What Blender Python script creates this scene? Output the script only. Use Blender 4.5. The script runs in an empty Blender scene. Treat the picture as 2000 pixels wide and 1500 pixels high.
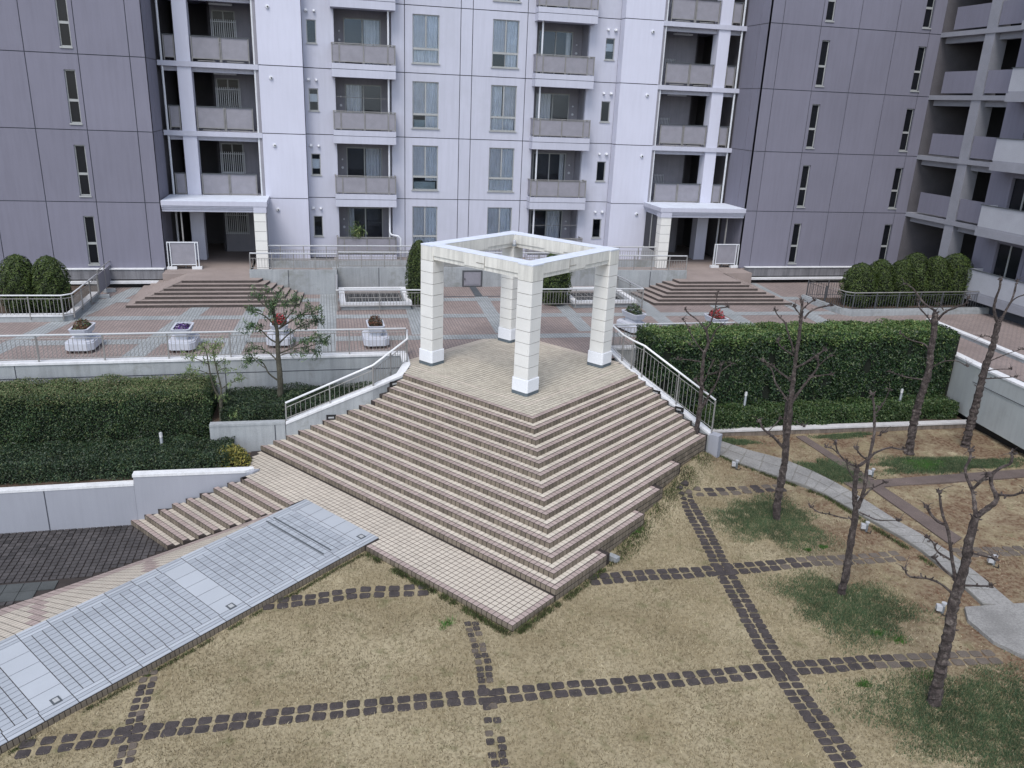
import bpy, math, random
import numpy as np
from mathutils import Vector, Matrix
random.seed(7); rng = np.random.default_rng(7)
SC = bpy.context.scene; COL = SC.collection
# ---------------------------------------------------------------- camera, world, sun, exposure
cam_d = bpy.data.cameras.new('camera'); cam = bpy.data.objects.new('camera', cam_d); COL.objects.link(cam)
cam_d.sensor_width = 36; cam_d.lens = 28.517; cam_d.clip_end = 1500; cam_d.clip_start = 0.1
CAM = Vector((-5.629, -20.830, 8.507))
def rotm(a, b, c):
    ca, sa, cb, sb, cc, sc = math.cos(a), math.sin(a), math.cos(b), math.sin(b), math.cos(c), math.sin(c)
    return Matrix(((ca, -sa, 0), (sa, ca, 0), (0, 0, 1))) @ Matrix(((1, 0, 0), (0, cb, -sb), (0, sb, cb))) @ Matrix(((cc, 0, sc), (0, 1, 0), (-sc, 0, cc)))
RM = rotm(math.radians(-13.4117), math.radians(-19.1387), math.radians(-2.4718))
rx, fw, up = RM.col[0], RM.col[1], RM.col[2]
cam.matrix_world = Matrix(((rx.x, up.x, -fw.x, CAM.x), (rx.y, up.y, -fw.y, CAM.y), (rx.z, up.z, -fw.z, CAM.z), (0, 0, 0, 1)))
SC.camera = cam
SUN_EL, SUN_AZ = math.radians(58), math.radians(-150)      # azimuth measured from +Y towards +X
W = bpy.data.worlds.new('World'); SC.world = W; W.use_nodes = True
nt = W.node_tree; bgn = nt.nodes['Background']; sky = nt.nodes.new('ShaderNodeTexSky')
sky.sky_type = 'NISHITA'; sky.sun_disc = False; sky.sun_elevation = SUN_EL; sky.sun_rotation = SUN_AZ
sky.air_density = 1.0; sky.dust_density = 0.8; sky.ozone_density = 1.0
hsv = nt.nodes.new('ShaderNodeHueSaturation'); hsv.inputs['Saturation'].default_value = 0.55      # overcast: a greyer sky
nt.links.new(sky.outputs[0], hsv.inputs['Color']); nt.links.new(hsv.outputs[0], bgn.inputs[0]); bgn.inputs[1].default_value = 0.125
sun_d = bpy.data.lights.new('sun', 'SUN'); sun_d.energy = 1.2; sun_d.angle = math.radians(25); sun_d.color = (1.0, 0.95, 0.90)
sun = bpy.data.objects.new('sun', sun_d); COL.objects.link(sun)
sd = Vector((math.sin(SUN_AZ) * math.cos(SUN_EL), math.cos(SUN_AZ) * math.cos(SUN_EL), math.sin(SUN_EL)))
sun.rotation_euler = sd.to_track_quat('Z', 'Y').to_euler()
SC.view_settings.view_transform = 'Standard'; SC.view_settings.look = 'None'
SC.view_settings.exposure = 1.12; SC.view_settings.gamma = 1.0; SC.view_settings.use_curve_mapping = False
# ---------------------------------------------------------------- frames
TH = math.radians(127.549)
A2 = (math.cos(TH), math.sin(TH)); B2 = (math.sin(TH), -math.cos(TH))
RS, TR = 0.156, 0.3005
def AB(a, b, z=0.0): return (A2[0] * a + B2[0] * b, A2[1] * a + B2[1] * b, z)
def toab(x, y): return (x * A2[0] + y * A2[1], x * B2[0] + y * B2[1])
def T_ab(p): return AB(*p)
def T_id(p): return p
def ss(t): t = min(1, max(0, t)); return t * t * (3 - 2 * t)
def Hg(x, y):
    a, b = toab(x, y); return -2.34 - .06 * max(0, -5.46 - b) * ss((a + 4) / 5)
# ---------------------------------------------------------------- materials
def nd(t, k, **kw):
    n = t.nodes.new(k)
    for a, b in kw.items(): setattr(n, a, b)
    return n
def mixc(t, fac, c1, c2, mode='MIX'):
    m = nd(t, 'ShaderNodeMix', data_type='RGBA', blend_type=mode)
    for i, v in ((0, fac), (6, c1), (7, c2)):
        if hasattr(v, 'is_output'): t.links.new(v, m.inputs[i])
        elif v is not None: m.inputs[i].default_value = v if i == 0 else (*v, 1)
    return m.outputs[2]
def ramp(t, src, p):
    r = nd(t, 'ShaderNodeValToRGB')
    while len(r.color_ramp.elements) < len(p): r.color_ramp.elements.new(.5)
    for e, (x, c) in zip(r.color_ramp.elements, p):
        e.position = x; e.color = (*c, 1) if isinstance(c, tuple) else (c, c, c, 1)
    t.links.new(src, r.inputs[0]); return r.outputs[0]
def noise(t, scale, detail=3, sc3=None, rough=.55):
    g = nd(t, 'ShaderNodeNewGeometry'); mp = nd(t, 'ShaderNodeMapping')
    t.links.new(g.outputs['Position'], mp.inputs[0]); mp.inputs['Scale'].default_value = sc3 or (1, 1, 1)
    n = nd(t, 'ShaderNodeTexNoise'); n.inputs['Scale'].default_value = scale; n.inputs['Detail'].default_value = detail
    n.inputs['Roughness'].default_value = rough
    t.links.new(mp.outputs[0], n.inputs['Vector']); return n.outputs[0]
MATS = {}
def mat(name, col, rough=.8, var=.15, vs=1.5, fine=.08, fs=30, bump=0, bs=60, island=0, streak=0, metal=0, spec=.4, stain=None, stain_s=.6, objvar=0):
    if name in MATS: return MATS[name]
    m = bpy.data.materials.new(name); m.use_nodes = True; t = m.node_tree; p = t.nodes['Principled BSDF']
    p.inputs['Roughness'].default_value = rough; p.inputs['Metallic'].default_value = metal; p.inputs['Specular IOR Level'].default_value = spec
    c = mixc(t, ramp(t, noise(t, vs, 4), [(.3, 0.), (.7, 1.)]), tuple(x * (1 - var) for x in col), tuple(min(1, x * (1 + var)) for x in col))
    if fine: c = mixc(t, 1.0, c, ramp(t, noise(t, fs, 2), [(.25, 1 - fine * 2), (.75, 1.0 + 0 * fine)]), 'MULTIPLY')
    if island:
        g = nd(t, 'ShaderNodeNewGeometry')
        c = mixc(t, 1.0, c, ramp(t, g.outputs['Random Per Island'], [(0., 1 - island), (.5, 1 - island * .4), (1., 1.)]), 'MULTIPLY')
    if objvar:
        oi = nd(t, 'ShaderNodeObjectInfo'); c = mixc(t, 1.0, c, ramp(t, oi.outputs['Random'], [(0., 1 - objvar), (1., 1.)]), 'MULTIPLY')
    if streak:
        s = ramp(t, noise(t, 1.0, 5, (7, 7, .55), .65), [(.42, 1.), (.66, 1 - streak)])
        c = mixc(t, 1.0, c, s, 'MULTIPLY')
    if stain:
        c = mixc(t, ramp(t, noise(t, stain_s, 6, None, .7), [(.52, 0.), (.68, .75)]), c, stain)
    t.links.new(c, p.inputs['Base Color'])
    if bump:
        b = nd(t, 'ShaderNodeBump'); b.inputs['Strength'].default_value = bump; b.inputs['Distance'].default_value = .02
        t.links.new(noise(t, bs, 3), b.inputs['Height']); t.links.new(b.outputs[0], p.inputs['Normal'])
    MATS[name] = m; return m
def leafmat(name, c0, c1, c2=None, rough=.55, patch=1.2):
    m = bpy.data.materials.new(name); m.use_nodes = True; t = m.node_tree; p = t.nodes['Principled BSDF']
    g = nd(t, 'ShaderNodeNewGeometry')
    pts = [(0., c0), (.72, c1)] + ([(1., c2)] if c2 else [])
    c = ramp(t, g.outputs['Random Per Island'], pts)
    c = mixc(t, 1.0, c, ramp(t, noise(t, patch, 3), [(.3, .6), (.7, 1.)]), 'MULTIPLY')
    t.links.new(c, p.inputs['Base Color']); p.inputs['Roughness'].default_value = rough; p.inputs['Specular IOR Level'].default_value = .35
    MATS[name] = m; return m
def glassmat(name, tint=(.93, .95, .96), rough=.03):
    m = bpy.data.materials.new(name); m.use_nodes = True; t = m.node_tree; t.nodes.clear()
    o = nd(t, 'ShaderNodeOutputMaterial'); tr = nd(t, 'ShaderNodeBsdfTransparent'); gl = nd(t, 'ShaderNodeBsdfGlossy'); mx = nd(t, 'ShaderNodeMixShader')
    f = nd(t, 'ShaderNodeFresnel'); f.inputs[0].default_value = 1.5
    tr.inputs[0].default_value = (*tint, 1); gl.inputs['Roughness'].default_value = rough; gl.inputs[0].default_value = (.50, .60, .78, 1)
    t.links.new(f.outputs[0], mx.inputs[0]); t.links.new(tr.outputs[0], mx.inputs[1]); t.links.new(gl.outputs[0], mx.inputs[2]); t.links.new(mx.outputs[0], o.inputs[0])
    MATS[name] = m; return m
M_white = mat('white_render', (.475, .485, .57), .85, .03, .5, .03, 60, .1, 90, streak=.06, stain=(.41, .42, .485), stain_s=.3, objvar=.05)
M_bright = mat('bright_render', (.55, .56, .66), .85, .03, .5, .03, 60, .1, 90, streak=.04, objvar=.04)
M_wing = mat('grey_render', (.200, .197, .250), .9, .05, .35, .10, 70, .15, 70, streak=.07, objvar=.07)
M_joint = mat('joint_dark', (.05, .055, .07), .9, .05)
M_interior = mat('interior_dark', (.10, .095, .105), .95, .1)
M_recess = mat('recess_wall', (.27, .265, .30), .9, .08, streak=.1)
M_sash = mat('window_sash', (.34, .35, .35), .45, .05, spec=.5)
M_conc_s = mat('smooth_concrete', (.37, .395, .40), .85, .07, .6, .05, 50, .12, 60, streak=.08, stain=(.27, .29, .28), stain_s=.5)
M_curt = mat('curtain_cloth', (.82, .83, .88), .9, .1, 2)
M_curt2 = mat('curtain_net', (.68, .67, .71), .9, .1, 2)
M_glass = glassmat('window_glass')
M_dglass = mat('dark_glass', (.010, .011, .014), .22, .1, 2, 0, spec=.25)
M_rpanel = mat('rail_panel', (.255, .25, .285), .6, .08, 3, .1, 60)
M_rail = mat('rail_metal', (.23, .225, .22), .5, .12, 3, .08)
M_handrail = mat('handrail_metal', (.70, .71, .72), .4, .06, 2, .04)
M_darkrail = mat('dark_rail', (.10, .105, .115), .5, .1, metal=.3)
M_conc = mat('concrete_wall', (.335, .355, .37), .9, .12, .7, .1, 40, .15, 60, streak=.16, stain=(.17, .175, .16), stain_s=.9)
M_plinc = mat('plinth_concrete', (.20, .20, .215), .9, .15, 1, .1, 40, streak=.35)
M_conc_n = mat('clean_concrete', (.30, .312, .355), .9, .05, .5, .06, 50, .12, 60, streak=.05)
M_cap = mat('wall_cap', (.66, .67, .69), .85, .08, 2, .08, 40, streak=.12)
M_cream = mat('cream_stone', (.66, .655, .63), .8, .06, 1.2, .05, 50, .1, 90)
M_creamd = mat('cream_beam', (.65, .64, .595), .8, .06, 1.2, .06, 50, .1, 90, streak=.22)
M_top = mat('beam_top', (.56, .60, .68), .8, .08, 3, .05)
M_plinth = mat('plinth_white', (.74, .76, .80), .7, .03, 1)
M_strip = mat('plinth_strip', (.10, .125, .145), .7, .1, 4)
M_grout = mat('grout', (.035, .028, .026), .95, .2, 3)
M_tile = mat('tile_beige', (.47, .43, .355), .75, .08, .8, .06, 70, island=.18, stain=(.24, .225, .19), stain_s=.4)
M_tile2 = mat('tile_light', (.50, .445, .375), .7, .06, .8, .05, 70, island=.13, stain=(.36, .33, .28), stain_s=.3)
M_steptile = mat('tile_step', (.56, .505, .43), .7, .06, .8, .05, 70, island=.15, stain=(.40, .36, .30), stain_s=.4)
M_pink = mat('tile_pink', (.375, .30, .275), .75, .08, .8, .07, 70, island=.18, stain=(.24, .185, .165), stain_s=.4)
M_riser = mat('tile_riser_shaded', (.215, .18, .14), .8, .06, 1.2, .06, 60, island=.4, stain=(.09, .075, .06), stain_s=.9)  # beige tile darkened in colour for the shade on upright faces
M_brown = mat('tile_brown', (.30, .25, .23), .85, .10, 1, .14, 50, stain=(.21, .175, .16))
M_brownd = mat('tile_brown_dark', (.085, .07, .065), .9, .2, 6, .2, 40)
M_ramp = mat('ramp_tile', (.325, .35, .385), .6, .06, .8, .05, 70, island=.16)
M_rampw = mat('ramp_slab', (.37, .395, .43), .6, .05, .8, .05, 70, island=.10)
M_drain = mat('drain_metal', (.07, .08, .09), .6, .1)
M_sett = mat('dark_sett', (.070, .058, .057), .75, .3, 5, .3, 50, .4, 60, island=.35)
M_pave = mat('dark_paver', (.090, .082, .082), .55, .3, 2, .25, 50, .3, 60, island=.55)
M_sett2 = mat('dusty_sett', (.145, .12, .10), .9, .2, 3, .2, 50, .4, 60, island=.3)
M_black = mat('black_part', (.012, .012, .013), .6)
M_lens = mat('lens_grey', (.36, .37, .38), .3)
M_bark = mat('bark', (.070, .055, .052), .95, .45, 9, .35, 40, .9, 35, stain=(.17, .145, .13), stain_s=7)
M_bark2 = mat('bark_green', (.085, .080, .060), .95, .3, 8, .3, 40, .7, 35)
M_soil = mat('soil', (.085, .058, .040), .98, .3, 3, .3, 30, .5, 30)
M_metalg = mat('grey_post', (.17, .19, .21), .5, .1, metal=.2)
M_boxw = mat('light_box_white', (.40, .41, .43), .4, .03)
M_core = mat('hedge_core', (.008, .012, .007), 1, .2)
M_planter = mat('planter_white', (.48, .50, .56), .6, .05, 3, .05)
M_path = mat('concrete_path', (.265, .26, .25), .9, .2, 1.5, .2, 25, .5, 20)
M_plug = mat('vent_white', (.62, .64, .68), .4, .04)
M_h1 = leafmat('hedge_leaf_dark', (.007, .020, .008), (.030, .066, .022), (.10, .125, .045), .5, .8)
M_h2 = leafmat('hedge_leaf_shaded', (.004, .012, .006), (.022, .058, .018), (.10, .14, .05), .45, 1.1)  # front copy of the leaf, shade put into its darker colour
M_h3 = leafmat('kerb_hedge_leaf', (.012, .032, .010), (.05, .095, .028), (.12, .15, .055), .5, 1.6)
M_h2t = leafmat('hedge_leaf_lit_top', (.035, .075, .02), (.095, .165, .045), (.24, .27, .10), .45, 1.1)  # hedge top copy of the leaf, light from above put into the colour
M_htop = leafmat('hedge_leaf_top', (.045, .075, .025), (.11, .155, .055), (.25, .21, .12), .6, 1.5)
M_low = leafmat('low_hedge_leaf', (.008, .020, .010), (.030, .060, .026), (.08, .10, .038), .5, 1.5)
M_yel = leafmat('yellow_leaf', (.06, .075, .02), (.22, .20, .035), (.33, .26, .07), .6, 3)
M_yew = leafmat('yew_leaf', (.010, .024, .004), (.045, .075, .012), (.10, .135, .028), .6, 1.4)
M_tree = leafmat('tree_leaf', (.02, .05, .025), (.07, .12, .05), (.17, .22, .10), .5, 2)
M_tree2 = leafmat('tree_leaf_light', (.07, .12, .04), (.16, .22, .08), (.26, .30, .12), .5, 2)
M_gc = leafmat('mondo_leaf', (.034, .072, .034), (.080, .135, .060), (.30, .27, .15), .7, 1.2)
M_gcb = leafmat('bright_weed', (.03, .10, .015), (.07, .19, .03), (.12, .26, .05), .6, 2)
M_grass = leafmat('dry_grass', (.13, .10, .055), (.34, .285, .175), (.50, .44, .30), .85, 1.0)
M_red = leafmat('red_flower', (.16, .008, .012), (.42, .015, .03), (.55, .05, .06), .6, 5)
M_rust = leafmat('rust_flower', (.05, .025, .014), (.13, .055, .030), (.20, .11, .07), .8, 5)
M_purp = leafmat('purple_flower', (.03, .01, .08), (.12, .03, .28), (.60, .55, .62), .7, 5)
# lawn ground: straw, reddish soil, and mossy patches
def lawnmat():
    m = bpy.data.materials.new('lawn_ground'); m.use_nodes = True; t = m.node_tree; p = t.nodes['Principled BSDF']
    c = mixc(t, ramp(t, noise(t, .7, 5), [(.35, 0.), (.65, 1.)]), (.24, .20, .125), (.33, .285, .19))
    c = mixc(t, ramp(t, noise(t, 14, 4), [(.45, 0.), (.7, .8)]), c, (.17, .14, .09))
    c = mixc(t, ramp(t, noise(t, 2.6, 5), [(.55, 0.), (.72, .7)]), c, (.12, .12, .06))
    g = nd(t, 'ShaderNodeNewGeometry'); s = nd(t, 'ShaderNodeSeparateXYZ'); t.links.new(g.outputs['Position'], s.inputs[0])
    def lin(out, lo, hi):
        mr = nd(t, 'ShaderNodeMapRange'); mr.interpolation_type = 'SMOOTHSTEP'
        mr.inputs[1].default_value = lo; mr.inputs[2].default_value = hi; t.links.new(out, mr.inputs[0]); return mr.outputs[0]
    def mth(op, a, b):
        n = nd(t, 'ShaderNodeMath', operation=op)
        for i, v in enumerate((a, b)):
            if hasattr(v, 'is_output'): t.links.new(v, n.inputs[i])
            else: n.inputs[i].default_value = v
        return n.outputs[0]
    xr = lin(s.outputs[0], 5.2, 8.5); yr = lin(s.outputs[1], 0.3, 2.2)
    d = mth('MAXIMUM', xr, mth('MULTIPLY', yr, lin(s.outputs[0], 6.3, 7.2)))
    n2 = ramp(t, noise(t, 1.1, 5, None, .65), [(.36, 0.), (.56, 1.)])
    f = mth('MULTIPLY', d, n2)
    dirt = mixc(t, ramp(t, noise(t, 9, 5), [(.4, 0.), (.6, 1.)]), (.115, .070, .045), (.195, .150, .102))
    c = mixc(t, f, c, dirt)
    t.links.new(c, p.inputs['Base Color']); p.inputs['Roughness'].default_value = .97; p.inputs['Specular IOR Level'].default_value = .1
    b = nd(t, 'ShaderNodeBump'); b.inputs['Strength'].default_value = .8; b.inputs['Distance'].default_value = .03
    t.links.new(noise(t, 28, 4), b.inputs['Height']); t.links.new(b.outputs[0], p.inputs['Normal'])
    return m
def brickmat(name, c1, c2, grout, bw, rh, ms=.012):
    m = bpy.data.materials.new(name); m.use_nodes = True; t = m.node_tree; p = t.nodes['Principled BSDF']
    g = nd(t, 'ShaderNodeNewGeometry'); s = nd(t, 'ShaderNodeSeparateXYZ'); cb = nd(t, 'ShaderNodeCombineXYZ')
    t.links.new(g.outputs['Position'], s.inputs[0]); t.links.new(s.outputs[1], cb.inputs[0]); t.links.new(s.outputs[0], cb.inputs[1])
    b = nd(t, 'ShaderNodeTexBrick'); b.inputs['Scale'].default_value = 1; b.inputs['Mortar Size'].default_value = ms
    b.inputs['Brick Width'].default_value = bw; b.inputs['Row Height'].default_value = rh; b.inputs['Mortar Smooth'].default_value = .3
    b.inputs['Color1'].default_value = (*c1, 1); b.inputs['Color2'].default_value = (*c2, 1); b.inputs['Mortar'].default_value = (*grout, 1)
    t.links.new(cb.outputs[0], b.inputs['Vector'])
    c = mixc(t, ramp(t, noise(t, .8, 5, None, .7), [(.35, 0.), (.7, .55)]), b.outputs[0], tuple(x * .45 for x in c1))
    c = mixc(t, 1.0, c, ramp(t, noise(t, 25, 2), [(.3, .85), (.7, 1.)]), 'MULTIPLY')
    t.links.new(c, p.inputs['Base Color']); p.inputs['Roughness'].default_value = .75
    bp = nd(t, 'ShaderNodeBump'); bp.inputs['Strength'].default_value = .5; bp.inputs['Distance'].default_value = .01; bp.invert = True
    t.links.new(b.outputs['Fac'], bp.inputs['Height']); t.links.new(bp.outputs[0], p.inputs['Normal'])
    return m
M_lawn = lawnmat()
M_plaza = brickmat('plaza_brick', (.315, .25, .23), (.27, .22, .205), (.115, .105, .105), .23, .115)
M_band = brickmat('plaza_band', (.315, .34, .35), (.36, .385, .395), (.15, .155, .16), .23, .115)
# ---------------------------------------------------------------- mesh helpers
ORG = {}
def tag(o, label=None, cat=None, group=None, kind=None):
    if label: o['label'] = label
    if cat: o['category'] = cat
    if group: o['group'] = group
    if kind: o['kind'] = kind
    return o
def thing(name, label, cat, loc=(0, 0, 0), group=None):
    o = bpy.data.objects.new(name, None); COL.objects.link(o); o.location = loc; o.empty_display_size = .2
    ORG[o.name] = Vector(loc); return tag(o, label, cat, group)
def put(name, me, parent=None, loc=(0, 0, 0), rot=None, scale=None):
    o = bpy.data.objects.new(name, me); COL.objects.link(o)
    base = ORG[parent.name] if parent is not None else Vector((0, 0, 0))
    o.location = Vector(loc) - base; ORG[o.name] = Vector(loc)
    if rot is not None: o.rotation_euler = rot if not isinstance(rot, (int, float)) else (0, 0, rot)
    if scale is not None: o.scale = scale
    if parent is not None: o.parent = parent
    return o
class MB:
    def __init__(s): s.v = []; s.f = []; s.m = []
    def poly(s, pts, mi=0):
        n = len(s.v); s.v += [tuple(p) for p in pts]; s.f.append(tuple(range(n, n + len(pts)))); s.m.append(mi)
    def box(s, x0, x1, y0, y1, z0, z1, T=T_id, mi=0):
        n = len(s.v)
        s.v += [T(p) for p in ((x0, y0, z0), (x1, y0, z0), (x1, y1, z0), (x0, y1, z0), (x0, y0, z1), (x1, y0, z1), (x1, y1, z1), (x0, y1, z1))]
        for q in ((0, 3, 2, 1), (4, 5, 6, 7), (0, 1, 5, 4), (1, 2, 6, 5), (2, 3, 7, 6), (3, 0, 4, 7)):
            s.f.append(tuple(n + i for i in q)); s.m.append(mi)
    def prism(s, pts, z0, z1, mi=0, mt=None):
        n = len(s.v); k = len(pts)
        z0s = z0 if hasattr(z0, '__len__') else [z0] * k; z1s = z1 if hasattr(z1, '__len__') else [z1] * k
        s.v += [(p[0], p[1], a) for p, a in zip(pts, z0s)] + [(p[0], p[1], a) for p, a in zip(pts, z1s)]
        s.f.append(tuple(n + i for i in reversed(range(k)))); s.m.append(mi)
        s.f.append(tuple(n + k + i for i in range(k))); s.m.append(mi if mt is None else mt)
        for i in range(k):
            j = (i + 1) % k; s.f.append((n + i, n + j, n + k + j, n + k + i)); s.m.append(mi)
    def tube(s, pts, rad, n=6, mi=0, bump=0, cap=True):
        pts = [Vector(p) for p in pts]; r = rad if hasattr(rad, '__len__') else [rad] * len(pts)
        base = len(s.v); ref = None
        for i, p in enumerate(pts):
            d = (pts[min(i + 1, len(pts) - 1)] - pts[max(i - 1, 0)]).normalized()
            if ref is None: ref = Vector((1, 0, 0)) if abs(d.x) < .8 else Vector((0, 1, 0))
            u = d.cross(ref).normalized(); w = d.cross(u)
            for k in range(n):
                a = 2 * math.pi * k / n; rr = r[i] * (1 + random.uniform(-bump, bump))
                s.v.append(tuple(p + u * math.cos(a) * rr + w * math.sin(a) * rr))
        for i in range(len(pts) - 1):
            for k in range(n):
                s.f.append((base + i * n + k, base + i * n + (k + 1) % n, base + (i + 1) * n + (k + 1) % n, base + (i + 1) * n + k)); s.m.append(mi)
        if cap:
            s.f.append(tuple(base + k for k in range(n))); s.m.append(mi)
            s.f.append(tuple(base + (len(pts) - 1) * n + k for k in range(n))); s.m.append(mi)
    def panel(s, x0, x1, z0, z1, y, th, holes=(), T=T_id, mi=0):
        xs = sorted({x0, x1, *[h[0] for h in holes], *[h[1] for h in holes]}); zs = sorted({z0, z1, *[h[2] for h in holes], *[h[3] for h in holes]})
        def inh(x, z): return any(h[0] < x < h[1] and h[2] < z < h[3] for h in holes)
        for i in range(len(xs) - 1):
            for j in range(len(zs) - 1):
                if not inh((xs[i] + xs[i + 1]) / 2, (zs[j] + zs[j + 1]) / 2):
                    s.poly([T((xs[i], y, zs[j])), T((xs[i + 1], y, zs[j])), T((xs[i + 1], y, zs[j + 1])), T((xs[i], y, zs[j + 1]))], mi)
        for (a, b, c, d, sg) in [(x0, x1, z0, z1, 1)] + [(*h, -1) for h in holes]:
            for q in (((a, c), (b, c)), ((b, c), (b, d)), ((b, d), (a, d)), ((a, d), (a, c))):
                s.poly([T((q[0][0], y, q[0][1])), T((q[0][0], y + th, q[0][1])), T((q[1][0], y + th, q[1][1])), T((q[1][0], y, q[1][1]))], mi)
    def mesh(s, name, mats, org=(0, 0, 0), smooth=False):
        me = bpy.data.meshes.new(name); o = Vector(org)
        me.from_pydata([(v[0] - o.x, v[1] - o.y, v[2] - o.z) for v in s.v], [], s.f)
        for m in (mats if isinstance(mats, (list, tuple)) else [mats]): me.materials.append(m)
        me.polygons.foreach_set('material_index', s.m)
        if smooth: me.polygons.foreach_set('use_smooth', [True] * len(s.f))
        me.update(); return me
    def build(s, name, mats, parent=None, org=None, smooth=False):
        if org is None: org = ORG[parent.name] if parent is not None else (0, 0, 0)
        return put(name, s.mesh(name, mats, org, smooth), parent, org)
_bm = {}
def boxmesh(name, sx, sy, sz, m):
    k = (name, round(sx, 4), round(sy, 4), round(sz, 4), m.name)
    if k not in _bm:
        b = MB(); b.box(-sx / 2, sx / 2, -sy / 2, sy / 2, -sz / 2, sz / 2); _bm[k] = b.mesh(name, m)
    return _bm[k]
def structure(name, mb, mats, label=None):
    o = mb.build(name, mats); o['kind'] = 'structure'
    if label: o['label'] = label
    return o
def copy_tree(o, delta, parent=None, label=None, top=True):
    c = o.copy(); COL.objects.link(c)
    if parent is not None: c.parent = parent
    if top: c.location = Vector(o.location) + Vector(delta)
    ORG[c.name] = ORG[o.name] + Vector(delta)
    if label: c['label'] = label
    for ch in list(o.children): copy_tree(ch, delta, c, None, False)
    return c
def leaves(name, P, size, mats, parent=None, aspect=2.0, N=None, spread=.9, kind=None, matidx=None, org=(0, 0, 0), droop=0):
    """P (n,3) leaf centres, N (n,3) preferred outward direction; every leaf is one small folded-free quad"""
    n = len(P); P = np.asarray(P, float)
    nr = rng.normal(size=(n, 3)) * spread
    if N is not None: nr = nr + N
    nr /= np.linalg.norm(nr, axis=1, keepdims=True) + 1e-9
    t = rng.normal(size=(n, 3)); t[:, 2] -= droop; t -= nr * (t * nr).sum(1, keepdims=True); t /= np.linalg.norm(t, axis=1, keepdims=True) + 1e-9
    b = np.cross(nr, t); sz = size * rng.uniform(.6, 1.3, (n, 1))
    L = t * sz; Wd = b * sz / aspect
    V = np.stack([P - L * .5, P + Wd * .5, P + L * .5, P - Wd * .5], 1).reshape(-1, 3) - np.array(org)
    me = bpy.data.meshes.new(name); me.vertices.add(n * 4); me.vertices.foreach_set('co', V.astype(np.float32).ravel())
    me.loops.add(n * 4); me.loops.foreach_set('vertex_index', np.arange(n * 4, dtype=np.int32))
    me.polygons.add(n); me.polygons.foreach_set('loop_start', np.arange(0, n * 4, 4, dtype=np.int32))
    for m in (mats if isinstance(mats, (list, tuple)) else [mats]): me.materials.append(m)
    if matidx is not None: me.polygons.foreach_set('material_index', np.asarray(matidx, dtype=np.int32))
    me.update(calc_edges=True)
    o = put(name, me, parent, org)
    if kind: o['kind'] = kind
    return o
# ================================================================ SETTING
g = MB(); g.poly([(-400, -400, -3.64), (400, -400, -3.64), (400, 400, -3.64), (-400, 400, -3.64)])
structure('ground', g, mat('far_ground', (.09, .088, .085), .95, .2))
# lawn terrain
g = MB(); s_ = .25; nx = int(33 / s_); ny = int(19 / s_); idx = {}
EX = (1.06, 2.58, 3.58, 4.63, 5.9, 6.3); EY = (-4.09, -2.56, -1.42, -.22, 1.0, 2.2)
def berm(x, y):      # soil banked up against the stair ends
    e = float(np.interp(y, EY, EX)); d = (x - e) * .72; return .44 * ss((y + 4.1) / 4.5) * (1 - ss((y - 1.2) / .9)) * math.exp(-(d / .42) ** 2)
def hn(x, y): return Hg(x, y) + .018 * math.sin(x * 2.1 + y) * math.cos(y * 1.7 - x * .6) + .10 * math.exp(-((x - 6.4) ** 2 + (y + 2.7) ** 2) / 1.6) + berm(x, y) + .10 * math.exp(-((x - 6.1) ** 2 + (y + 6.9) ** 2) / 2.2)
for j in range(ny + 1):
    for i in range(nx + 1):
        x, y = -14 + i * s_, -15.6 + j * s_; idx[i, j] = len(g.v); g.v.append((x, y, hn(x, y)))
for j in range(ny):
    for i in range(nx):
        x, y = -14 + (i + .5) * s_, -15.6 + (j + .5) * s_; a, b = toab(x, y)
        if a < 1.25 and y < 3.35: g.f.append((idx[i, j], idx[i + 1, j], idx[i + 1, j + 1], idx[i, j + 1])); g.m.append(0)
structure('lawn_ground', g, M_lawn)
# plaza
g = MB(); g.poly([(-30, 6.4, -.004), (18.1, 6.4, -.004), (18.1, 17.9, -.004), (-30, 17.9, -.004)])
g.poly([(-2.93, 5.4, -.004), (4.45, 5.4, -.004), (4.45, 6.4, -.004), (-2.93, 6.4, -.004)])
g.poly([(18.1, -9, -.004), (34, -9, -.004), (34, 17.9, -.004), (18.1, 17.9, -.004)])
plaza = structure('plaza_pavement', g, M_plaza)
def band(pts):
    b = MB(); b.poly([(x, y, 0.0) for x, y in pts]); b.build('paving_band', M_band, plaza)
for x0, x1, w in ((-16.9, -13.7, .75), (-12.1, -9.95, .75), (-8.95, -8.25, .72), (-5.75, -5.5, .72), (-2.2, -1.95, .62), (1.05, 1.3, .62), (4.45, 4.75, .62), (8.0, 8.9, .65), (11.6, 12.3, .7), (15.2, 16.2, .75)):
    y0, y1 = (9.0, 15.2) if abs((x0 + x1) / 2 - 1.2) < 4 else (6.5, 17.6)
    band([(x0 - w / 2, y0), (x0 + w / 2, y0), (x1 + w / 2, y1), (x1 - w / 2, y1)])
for y0, y1 in ((12.2, 11.2), (8.9, 8.1), (15.1, 14.1)):
    b = MB(); f = lambda x: y0 + (y1 - y0) * (x + 15) / 31
    b.poly([(-16.5, f(-16.5) - .3, .004), (17, f(17) - .3, .004), (17, f(17) + .3, .004), (-16.5, f(-16.5) + .3, .004)]); b.build('paving_band', M_band, plaza)
# drain slot and cover
b = MB(); b.box(-2.0, 4.5, 15.12, 15.2, -.05, .012); tag(b.build('drain_channel', M_drain), 'thin dark drain channel across the plaza paving behind the white pergola', 'drain')
b = MB(); b.prism([(1.05, 15.25), (1.4, 15.25), (1.42, 17.2), (1.1, 17.2)], 0, .015); tag(b.build('drain_cover', M_drain), 'dark strip cover in the paving leading to the small grey hatch', 'drain cover')

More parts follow.
